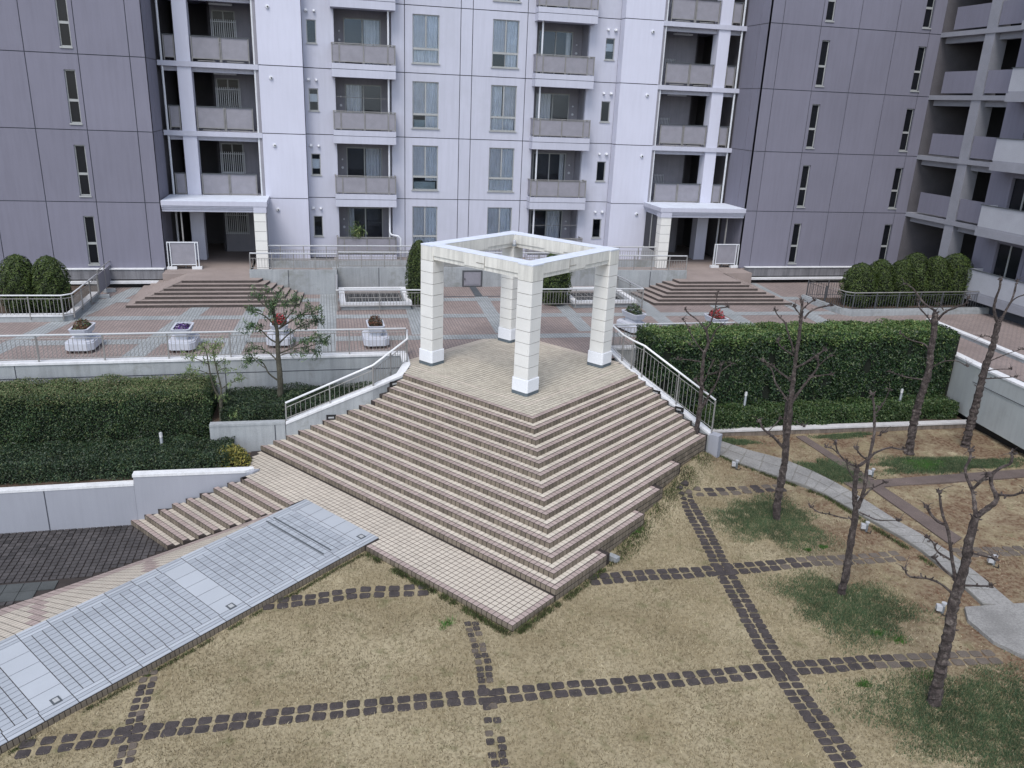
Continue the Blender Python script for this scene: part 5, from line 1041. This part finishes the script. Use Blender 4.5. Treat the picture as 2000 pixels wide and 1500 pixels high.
# ================================================================ HEDGES
def hedge(name, label, x0, x1, y0, y1, z0, z1, n, size, mats, topmat=None, cat='hedge', sk=None, rough=.10, aspect=2.0, group=None, sparse=0, ncore=M_core):
    th = thing(name, label, cat, ((x0 + x1) / 2, (y0 + y1) / 2, z0), group)
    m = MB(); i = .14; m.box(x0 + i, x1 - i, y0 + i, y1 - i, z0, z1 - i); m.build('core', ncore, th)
    A = dict(front=(x1 - x0) * (z1 - z0), top=(x1 - x0) * (y1 - y0), l=(y1 - y0) * (z1 - z0), r=(y1 - y0) * (z1 - z0)); tot = sum(A.values())
    Ps, Ns, Mi = [], [], []
    def lump(P): return .025 * np.sin(P[:, 0] * 2.3 + P[:, 2] * 1.9 + P[:, 1]) + .04 * np.sin(P[:, 0] * 5.1 - P[:, 2] * 4.3 + 1) + .03 * np.sin(P[:, 1] * 6 + P[:, 0] * 3.3)
    for k, ar in A.items():
        c = int(n * ar / tot * (1.3 if k == 'top' else 1)); u, v = rng.uniform(0, 1, c), rng.uniform(0, 1, c); dep = np.abs(rng.normal(0, rough, c))
        P = np.zeros((c, 3)); N = np.zeros((c, 3))
        if k == 'front': P[:, 0] = x0 + u * (x1 - x0); P[:, 1] = y0 + dep; P[:, 2] = z0 + v * (z1 - z0); N[:, 1] = -1; N[:, 2] = .35
        elif k == 'top': P[:, 0] = x0 + u * (x1 - x0); P[:, 1] = y0 + v * (y1 - y0); P[:, 2] = z1 - dep; N[:, 2] = 1
        else: P[:, 0] = (x0 + dep) if k == 'l' else (x1 - dep); P[:, 1] = y0 + u * (y1 - y0); P[:, 2] = z0 + v * (z1 - z0); N[:, 0] = -1 if k == 'l' else 1; N[:, 2] = .3
        # rounded edges
        ez = np.clip((z1 - P[:, 2]) / .3, 0, 1); ey = np.clip((P[:, 1] - y0) / .3, 0, 1)
        L = lump(P)
        if k == 'front': P[:, 1] += (1 - ez) ** 2 * .16 - L
        if k == 'top': P[:, 2] += L - (1 - ey) ** 2 * .14 - (1 - np.clip((x1 - P[:, 0]) / .35, 0, 1)) ** 2 * .15 - (1 - np.clip((P[:, 0] - x0) / .35, 0, 1)) ** 2 * .15
        if k in 'lr': P[:, 0] += (L if k == 'r' else -L)
        if sk: P = sk(P)
        keep = np.ones(c, bool)
        if sparse and k == 'front': keep = ~((np.sin(P[:, 0] * 3.1 + 2) + np.sin(P[:, 0] * 7.7) + np.sin(P[:, 2] * 5 + P[:, 0] * 2)) > 2.15)
        Ps.append(P[keep]); Ns.append(N[keep]); Mi.append(np.full(keep.sum(), 1 if (topmat is not None and k == 'top') else 0))
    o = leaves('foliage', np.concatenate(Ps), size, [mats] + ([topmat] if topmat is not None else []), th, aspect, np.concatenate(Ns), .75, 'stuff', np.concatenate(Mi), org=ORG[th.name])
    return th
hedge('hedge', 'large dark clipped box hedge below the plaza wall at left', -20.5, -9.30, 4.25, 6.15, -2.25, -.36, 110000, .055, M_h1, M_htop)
hl = hedge('low_hedge', 'low dark hedge behind the white garden wall at lower left', -20.5, -8.6, 2.30, 4.0, -2.3, -1.66, 50000, .060, M_low, M_low, rough=.07)
sh = thing('shrub', 'small shrub with green and golden yellow leaves at the end of the low left hedge', 'shrub', (-8.6, 2.8, -2.3))
P = np.stack([-8.65 + rng.normal(0, .30, 3600), 2.85 + rng.normal(0, .28, 3600), np.zeros(3600)], 1); rr = ((P[:, 0] + 8.65) / .62) ** 2 + ((P[:, 1] - 2.85) / .62) ** 2; P[:, 2] = -2.25 + np.sqrt(np.clip(1 - rr, .02, 1)) * .62 * rng.uniform(.45, 1.08, 3600)
P = P[rr < 1]; leaves('foliage', P, .08, [M_low, M_yel], sh, 2, np.tile([0, -.5, .8], (len(P), 1)), .8, 'stuff', (rng.uniform(0, 1, len(P)) < (.25 + .6 * ((P[:, 0] + 8.65) * .9 - (P[:, 1] - 2.85) > .0))).astype(int), org=(-8.6, 2.8, -2.3))
hedge('low_hedge', 'dark clipped hedge in the planting bed behind the left stair railing', -9.0, -3.9, 4.1, 6.2, -1.38, -.86, 24000, .058, M_low, M_low, rough=.08)
def skR(P): P = P.copy(); P[:, 0] -= np.clip((P[:, 0] - 16) / 2, 0, 1) * (6.2 - P[:, 1]) * .18 * 1; return P
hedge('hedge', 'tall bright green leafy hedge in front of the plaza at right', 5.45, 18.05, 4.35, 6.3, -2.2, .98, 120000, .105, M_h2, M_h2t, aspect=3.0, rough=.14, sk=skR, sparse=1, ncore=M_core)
hedge('low_hedge', 'low green hedge along the kerb under the tall right hedge', 7.1, 17.55, 3.35, 4.35, -2.15, -1.50, 40000, .085, M_h3, M_h3, rough=.14, aspect=2.5)
# ================================================================ YEWS
def yew(label, x, y, z0, h, r, n=9000, cone=0, group=None, lump=.08):
    th = thing('yew', label, 'shrub', (x, y, z0), group)
    u = rng.uniform(0, 1, n) ** .8; a = rng.uniform(0, 2 * math.pi, n); ph = rng.uniform(0, 6)
    prof = (np.sin(np.pi * np.clip(.5 + u * .5, 0, 1)) ** (.55 if not cone else .8)) if not cone else (1 - u) ** .75 * (1 - .25 * (1 - u) ** 6) + .0
    if not cone: prof = np.minimum(1, .72 + u * 1.1) * np.sqrt(np.clip(1 - np.clip((u - .45) / .55, 0, 1) ** 2, 0, 1))
    R_ = r * prof * (1 + lump * np.sin(a * 5 + u * 9 + ph) + lump * .8 * np.sin(a * 9 - u * 17)) - np.abs(rng.normal(0, .035, n))
    P = np.stack([x + R_ * np.cos(a), y + R_ * np.sin(a), z0 + u * h + rng.normal(0, .02, n)], 1); N = np.stack([np.cos(a), np.sin(a), .4 + u], 1)
    leaves('foliage', P, .085, M_yew, th, 2.6, N, .7, 'stuff', org=(x, y, z0))
    m = MB(); k = 10; uu = [i / k for i in range(k + 1)]
    def pr(u_): return (min(1, .72 + u_ * 1.1) * math.sqrt(max(0, 1 - max(0, (u_ - .45) / .55) ** 2))) if not cone else (1 - u_) ** .75 * (1 - .25 * (1 - u_) ** 6)
    m.tube([(x, y, z0 + q * h * .95) for q in uu], [max(.02, r * pr(q) * .84) for q in uu], 12); m.build('core', M_core, th)
    m = MB(); m.tube([(x, y, z0 - .3), (x, y, z0 + .2)], .06, 6); m.build('trunk', M_bark2, th)
    return th
yew('rounded yew bush at the left frame edge behind the grey fence', -17.05, 12.95, .15, 2.15, .72, group=None)
yew('rounded yew bush right of its twin behind the grey fence at far left', -15.98, 12.95, .15, 2.10, .70)
yew('narrow conical yew just behind the left column of the pergola', -1.72, 13.7, .05, 2.75, .56, 7000, lump=.05)
yew('broader yew seen through the pergola between its front and right columns', 4.35, 13.6, .05, 2.30, .72, 8000)
for i, (x, y, h, r, l_) in enumerate([(18.75, 12.1, 2.0, .80, 'yew bush at the left end of the clipped row at right'), (19.85, 12.2, 2.15, .72, 'second yew bush from the left in the clipped row at right'), (20.9, 12.1, 2.15, .70, 'third yew bush from the left in the clipped row at right'), (21.75, 12.3, 2.45, .78, 'tallest yew bush near the middle of the clipped row at right'), (22.85, 12.2, 2.3, .80, 'second yew bush from the right end of the clipped row'), (24.0, 12.3, 2.42, .86, 'yew bush at the right end of the clipped row')]):
    yew(l_, x, y, .1, h, r, 8500, group='clipped yews in a row')
# ================================================================ TREES
def smooth(pts, n=3):
    for _ in range(n - 1):
        q = [pts[0]]
        for a, b in zip(pts[:-1], pts[1:]): q += [a.lerp(b, .25), a.lerp(b, .75)]
        pts = q + [pts[-1]]
    return pts
def tree(key, label, bare=True, name='bare_tree', cat='tree', group=None):
    (bx_, by_, bz_), (ux, uy), br = TREES[key]; base = Vector((bx_, by_, bz_)); U = Vector((ux, uy, 0)); D = Vector((-uy, ux, 0))
    th = thing(name, label, cat, base, group); R_ = random.Random(key)
    pos = lambda p, d=0: base + U * p[0] + D * d + Vector((0, 0, p[1]))
    joints = []; tips = []
    for bi, (pts, r0, r1) in enumerate(br):
        start = pts[0]; d0 = 0
        if bi and joints:
            q = min(joints, key=lambda j: (j[0][0] - start[0]) ** 2 + (j[0][1] - start[1]) ** 2); d0 = q[1]
        slope = R_.uniform(-.55, .55) if bi else 0; P = []; L = 0; prev = start
        for p in pts:
            L += math.hypot(p[0] - prev[0], p[1] - prev[1]); prev = p; d = d0 + slope * L + (R_.uniform(-.02, .02) if bare else R_.uniform(-.05, .05)); joints.append((p, d)); P.append(pos(p, d))
        nseg = 3; P2 = smooth(P, nseg); n = len(P2)
        rs_ = .92 if bare else .9; rad = [max(.006, rs_ * (r0 + (r1 - r0) * (i / (n - 1)) ** .8)) for i in range(n)]
        if bi == 0: rad[0] *= 1.25
        m = MB()
        # densify and make knobbly
        Q, RR = [], []
        for i in range(n - 1):
            sg = max(1, int((P2[i + 1] - P2[i]).length / .06))
            for k in range(sg): f = k / sg; Q.append(P2[i].lerp(P2[i + 1], f)); RR.append((rad[i] + (rad[i + 1] - rad[i]) * f) * (1 + (R_.uniform(-.10, .16) if bare else R_.uniform(-.05, .06))))
        Q.append(P2[-1]); RR.append(rad[-1] * (1.25 if bare and bi else .8))
        m.tube(Q, RR, 8 if r0 > .05 else 6, bump=.13 if bare else .05)
        if bare:      # spurs and knuckles
            tot = len(Q)
            for i in range(3, tot):
                if bi == 0 and i < tot * .35: continue
                if R_.random() < (.34 if r0 < .06 else .18) or i > tot - 4:
                    for _ in range(1 if i < tot - 3 else 2):
                        v = Vector((R_.uniform(-1, 1), R_.uniform(-1, 1), R_.uniform(-.4, 1))).normalized(); l = R_.uniform(.02, .07) + RR[i]
                        m.tube([Q[i], Q[i] + v * (l * .6), Q[i] + v * l + Vector((0, 0, .02))], [RR[i] * .6 + .006, .017, .012], 5, bump=.2)
            tp = Q[-1]
            for _ in range(R_.randint(2, 4)):
                v = Vector((R_.uniform(-1, 1), R_.uniform(-.5, .5), R_.uniform(-.2, 1))).normalized(); l = R_.uniform(.10, .3)
                m.tube([tp, tp + v * l * .5 + Vector((0, 0, .02)), tp + v * l], [.009, .006, .004], 4)
            if bi: m.tube([tp - Vector((0, 0, .02)), tp + Vector((0, 0, .02))], [RR[-1] * 2.0, RR[-1] * 1.6], 7, bump=.25)
        m.build('trunk' if bi == 0 else 'branch', M_bark if bare else M_bark2, th, smooth=False)
        if bi: tips += [(Q[i], i / len(Q)) for i in range(int(len(Q) * .35), len(Q))]
        elif not bare: tips += [(Q[i], 1) for i in range(int(len(Q) * .85), len(Q))]
    if not bare:
        P, N = [], []
        nc = 300 if key == 'E1' else 130
        wts = [t[1] ** 2.2 for t in tips]
        for _ in range(nc):
            c, f = R_.choices(tips, wts)[0]; c = c + Vector((R_.gauss(0, .09), R_.gauss(0, .12), R_.gauss(.02, .07)))
            for _ in range(R_.randint(6, 12)):
                v = Vector((R_.gauss(0, 1), R_.gauss(0, 1), R_.gauss(-.1, .7))).normalized(); P.append(c + v * R_.uniform(.03, .13)); N.append((v.x, v.y, .35))
        leaves('foliage', np.array([tuple(p) for p in P]), .15 if key == 'E1' else .12, M_tree if key == 'E1' else M_tree2, th, 4.6, np.array(N), 1.0, 'stuff', org=base, droop=1.1)
    return th
gb_ = 'pollarded bare trees in the garden'
tree('T1', 'slender bare pollarded tree standing against the end of the big staircase', group=gb_)
tree('T2', 'bare pollarded tree rising from the mossy mound nearest the staircase', group=gb_)
tree('T3', 'bare pollarded tree in the middle of the garden on the second mossy mound', group=gb_)
tree('T4', 'thick bare pollarded tree in front of the far part of the right hedge', group=gb_)
tree('T5', 'bare pollarded tree farthest right beside the leaning retaining wall', group=gb_)
tree('T6', 'nearest and largest bare pollarded tree at the lower right', group=gb_)
tree('E1', 'small leafy evergreen tree in the bed in front of the plaza wall', False, 'leafy_tree')
tree('E2', 'thin young tree with pale green leaves at the end of the dark left hedge', False, 'leafy_tree')
t = thing('potted_plant', 'spiky yellow green potted plant on the ground floor balcony left of the pergola', 'plant', (-4.05, 20.45, F0 + .3))
m = MB(); m.tube([(-4.05, 20.5, F0 + .3), (-4.05, 20.5, F0 + .85)], [.14, .18], 10); m.build('pot', M_planter, t)
P = [(-4.05 + random.gauss(0, .17), 20.45 + random.gauss(0, .12), F0 + 1.3 + random.gauss(0, .2)) for _ in range(260)]
leaves('fronds', np.array(P), .30, M_tree2, t, 7, np.array([((p[0] + 4.05) * 2, 0, .3) for p in P]), .6, 'stuff', org=(-4.05, 20.45, F0 + .3), droop=.8)
# ================================================================ GRASS AND GROUND COVER
def blades(name, X, Y, hmin, hmax, w, m, lean=.5, zoff=0.0, kind='stuff'):
    n = len(X); Z = np.array([hn(a, b) for a, b in zip(X, Y)]) + zoff; h = rng.uniform(hmin, hmax, n); a = rng.uniform(0, 2 * np.pi, n)
    dx, dy = np.cos(a), np.sin(a); l = rng.normal(0, lean, n) * h; b = rng.uniform(0, 2 * np.pi, n)
    V = np.empty((n, 3, 3)); V[:, 0] = np.stack([X - dx * w, Y - dy * w, Z - .004], 1); V[:, 1] = np.stack([X + dx * w, Y + dy * w, Z - .004], 1); V[:, 2] = np.stack([X + np.cos(b) * l, Y + np.sin(b) * l, Z + h], 1)
    me = bpy.data.meshes.new(name); me.vertices.add(n * 3); me.vertices.foreach_set('co', V.astype(np.float32).ravel()); me.loops.add(n * 3); me.loops.foreach_set('vertex_index', np.arange(n * 3, dtype=np.int32))
    me.polygons.add(n); me.polygons.foreach_set('loop_start', np.arange(0, n * 3, 3, dtype=np.int32)); me.materials.append(m); me.update(calc_edges=True)
    return put(name, me)
n = 420000
X = rng.uniform(-14, 12, n); Y = rng.uniform(-13.5, 3.2, n); a = X * A2[0] + Y * A2[1]; b = X * B2[0] + Y * B2[1]
k = ((a < .93) | (X > 1.2)) & ~((a > -3.93) & (b > -5.47) & (X < 3.0)) & ~((a > -3.2) & (b > -3.9) & (Y > -1.2) & (a > -4.2) & (X < 4.6))
# keep it off the stair flanks, the stone paths and the bare soil
ends = [(1.06, -4.09), (2.58, -2.56), (3.58, -1.42), (4.63, -.22), (6.25, 1.37)]
edge = np.interp(Y, [-6.4, -4.09, -2.56, -1.42, -.22, 1.37, 3.5], [-1.94, 1.2, 2.7, 3.7, 4.75, 6.4, 6.9])
k &= (X > edge) | (b < -5.47)
k &= ~((a > -3.93) & (b > -5.47) & (X < edge + .02))
def near(X, Y, line, w):
    d = np.full(len(X), 9.)
    for p, q in zip(line[:-1], line[1:]):
        p, q = np.array(p), np.array(q); v = q - p; t = np.clip(((X - p[0]) * v[0] + (Y - p[1]) * v[1]) / (v @ v), 0, 1); d = np.minimum(d, np.hypot(X - p[0] - t * v[0], Y - p[1] - t * v[1]))
    return d < w
lines = [([(-11.35, -7.68), (-10.3, -7.74), (-5.87, -8.18), (-3.37, -8.28), (.2, -8.47), (3.0, -8.56), (5.3, -8.7), (8.2, -9.0)], .235), ([(-7.3, -4.30), (-5.15, -4.33), (-3.5, -4.55)], .24), ([(.3, -4.74), (3.6, -4.84), (6.5, -4.88), (8.9, -4.95)], .26),
         ([(4.5, -.75), (4.23, -2.72), (3.88, -4.52), (3.6, -6.28), (3.32, -7.94), (3.2, -9.36), (3.09, -11.4)], .27), ([(-9.36, -6.0), (-9.4, -7.34), (-9.33, -9.0)], .16), ([(4.4, -.72), (5.63, -.77), (7.9, -.80)], .30)]
for ln, w in lines: k &= ~(near(X, Y, ln, w) & (rng.uniform(0, 1, n) < .90))
path = near(X, Y, [(7.0, 2.6), (8.5, .45), (9.3, -1.1), (9.6, -3.2), (9.9, -5), (9.7, -7.4)], .55); k &= ~path
dens = 1 - np.clip((X - 6.2) / 3.0, 0, .86); k &= rng.uniform(0, 1, n) < dens * (.55 + .45 * (np.sin(X * 1.7 + Y) * np.sin(Y * 1.3 - X * .8) + 1) / 2)
o = blades('dry_grass', X[k], Y[k], .025, .065, .008, M_grass, .9); tag(o, 'short dry straw coloured lawn grass', 'grass', kind='stuff')
def patch(label, cx, cy, rx_, ry, rot, n, m, hmin=.04, hmax=.09, falloff=.35, cat='ground cover', nm='ground_cover', w=.007):
    u = rng.normal(0, .5, n); v = rng.normal(0, .5, n); r2 = u * u + v * v; wob = 1 + .25 * np.sin(np.arctan2(v, u) * 3 + cx) + .15 * np.sin(np.arctan2(v, u) * 7 + cy)
    kk = (r2 < wob ** 2) & (rng.uniform(0, 1, n) < np.clip((1.15 - r2 / wob ** 2) * 1.4, .12, 1) * (.45 + .55 * (np.sin((cx + rx_ * u) * 9.1 + v * 4) * np.sin((cy + ry * v) * 8.3 - u * 5) > -.35))); u, v = u[kk], v[kk]; c, s = math.cos(rot), math.sin(rot); X = cx + rx_ * u * c - ry * v * s; Y = cy + rx_ * u * s + ry * v * c
    q = ~near(X, Y, [(7.0, 2.6), (8.5, .45), (9.3, -1.1), (9.6, -3.2), (9.9, -5), (9.7, -7.4)], .5)
    for ln, w_ in lines: q &= ~near(X, Y, ln, w_)
    o = blades(nm, X[q], Y[q], hmin, hmax, w, m, .7); tag(o, label, cat, kind='stuff')
patch('dark mossy ground cover around the bare tree nearest the stairs', 6.3, -2.75, 1.75, 1.75, .4, 52000, M_gc, .03, .075)
patch('dark mossy ground cover around the middle bare tree', 5.95, -6.85, 1.75, 1.5, -.6, 52000, M_gc, .03, .075)
patch('dark green ground cover below the nearest bare tree at lower right', 6.4, -10.6, 2.6, 1.9, 0, 80000, M_gc, .03, .075)
patch('green ground cover strip between the stairs end and the kerb', 7.9, 2.75, 1.0, .35, -.2, 9000, M_gc)
patch('dense triangular patch of dark ground cover beyond the concrete path', 10.15, .05, 1.2, 1.0, -.6, 34000, M_gc, .05, .1)
patch('long green ground cover patch behind the concrete path at right', 14.3, .05, 3.0, .70, -.05, 60000, M_gc)
patch('bright green weeds in the far ground cover patch', 13.6, .1, .8, .45, 0, 9000, M_gcb, .05, .1, nm='weeds', cat='weeds')
patch('ground cover along the kerb at the far right', 12.3, 2.75, 1.4, .25, 0, 7000, M_gc)
for i, (x, y, r, l_) in enumerate([(7.0, -4.25, .16, 'small bright green weed clump right of the first mound'), (6.5, -4.35, .1, 'tiny green weed clump beside the sett path'), (6.35, -8.15, .25, 'bright green weed clump at the front edge of the second mound'), (6.0, -7.9, .2, 'weed clump in front of the middle tree'), (4.7, -9.3, .2, 'weed clump right of the narrow sett path at the bottom'), (6.2, -9.3, .35, 'weeds near the dusty end of the front sett path'), (3.9, -.35, .3, 'weeds growing along the foot of the right steps'), (2.2, -2.85, .35, 'weeds under the lower right step ends'), (-3.3, -5.9, .3, 'weeds at the foot of the lowest landing'), (-1.7, -6.1, .3, 'weeds at the bottom corner of the landing'), (0.6, -4.3, .3, 'weeds behind the end of the lowest step'), (-8.6, -3.7, .1, 'small weed in the lawn beside the grey ramp')]):
    patch(l_, x, y, r, r * .6, .6 if x < 3 else 0, 420, M_gcb, .03, .08, nm='weeds', cat='weeds')
def edge_weeds(label, p, q, n, m, w_=.10, hmin=.03, hmax=.10):
    t = rng.uniform(0, 1, n); t = t[(np.sin(t * 37) + np.sin(t * 91 + 2) + np.sin(t * 13)) > -.6]; k_ = len(t)
    X = p[0] + (q[0] - p[0]) * t + rng.normal(0, w_, k_); Y = p[1] + (q[1] - p[1]) * t + rng.normal(0, w_, k_)
    o = blades('weeds', X, Y, hmin, hmax, .008, m, .7); tag(o, label, 'weeds', kind='stuff')
M_dk = leafmat('edge_weed', (.03, .03, .015), (.07, .085, .03), (.10, .17, .04), .8, 3)
edge_weeds('dark weeds and moss along the foot of the lowest landing', AB(-3.9, -5.58), AB(.9, -5.55), 5200, M_dk, .05)
edge_weeds('weeds along the short side of the lowest landing', AB(-4.03, -5.4), AB(-4.03, -3.9), 1800, M_dk, .05)
edge_weeds('weeds along the lawn edge of the grey ramp', AB(.84, -5.6), AB(.84, -14.5), 5200, M_dk, .035, .02, .06)
edge_weeds('weeds along the end of the lowest step on the right', AB(-4.03, -3.7), (1.25, -4.05), 1500, M_dk, .05)
edge_weeds('weeds and soil along the stepped stair ends at right', (1.35, -3.9), (6.3, 1.2), 6500, M_dk, .16)
edge_weeds('weeds along the near edge of the curving garden path', (6.7, 1.9), (8.8, -1.5), 2600, M_dk, .05)
edge_weeds('weeds along the near edge of the garden path further down', (8.8, -1.5), (9.4, -5.6), 2600, M_dk, .05)
# fallen leaves and litter on the bare soil
n = 5000; X = rng.uniform(6.2, 18, n); Y = rng.uniform(-10.5, 3.0, n); k = ~near(X, Y, [(7.0, 2.6), (8.5, .45), (9.3, -1.1), (9.6, -3.2), (9.9, -5), (9.7, -7.4)], .5)
X, Y = X[k], Y[k]; Z = np.array([hn(a, b) for a, b in zip(X, Y)]) + .012
M_litter = leafmat('leaf_litter', (.10, .05, .03), (.22, .13, .08), (.36, .28, .20), .9, 2)
o = leaves('leaf_litter', np.stack([X, Y, Z], 1), .06, M_litter, None, 1.8, np.tile([0, 0, 1.], (len(X), 1)), .25, 'stuff'); tag(o, 'brown fallen leaves scattered over the bare soil', 'leaf litter')
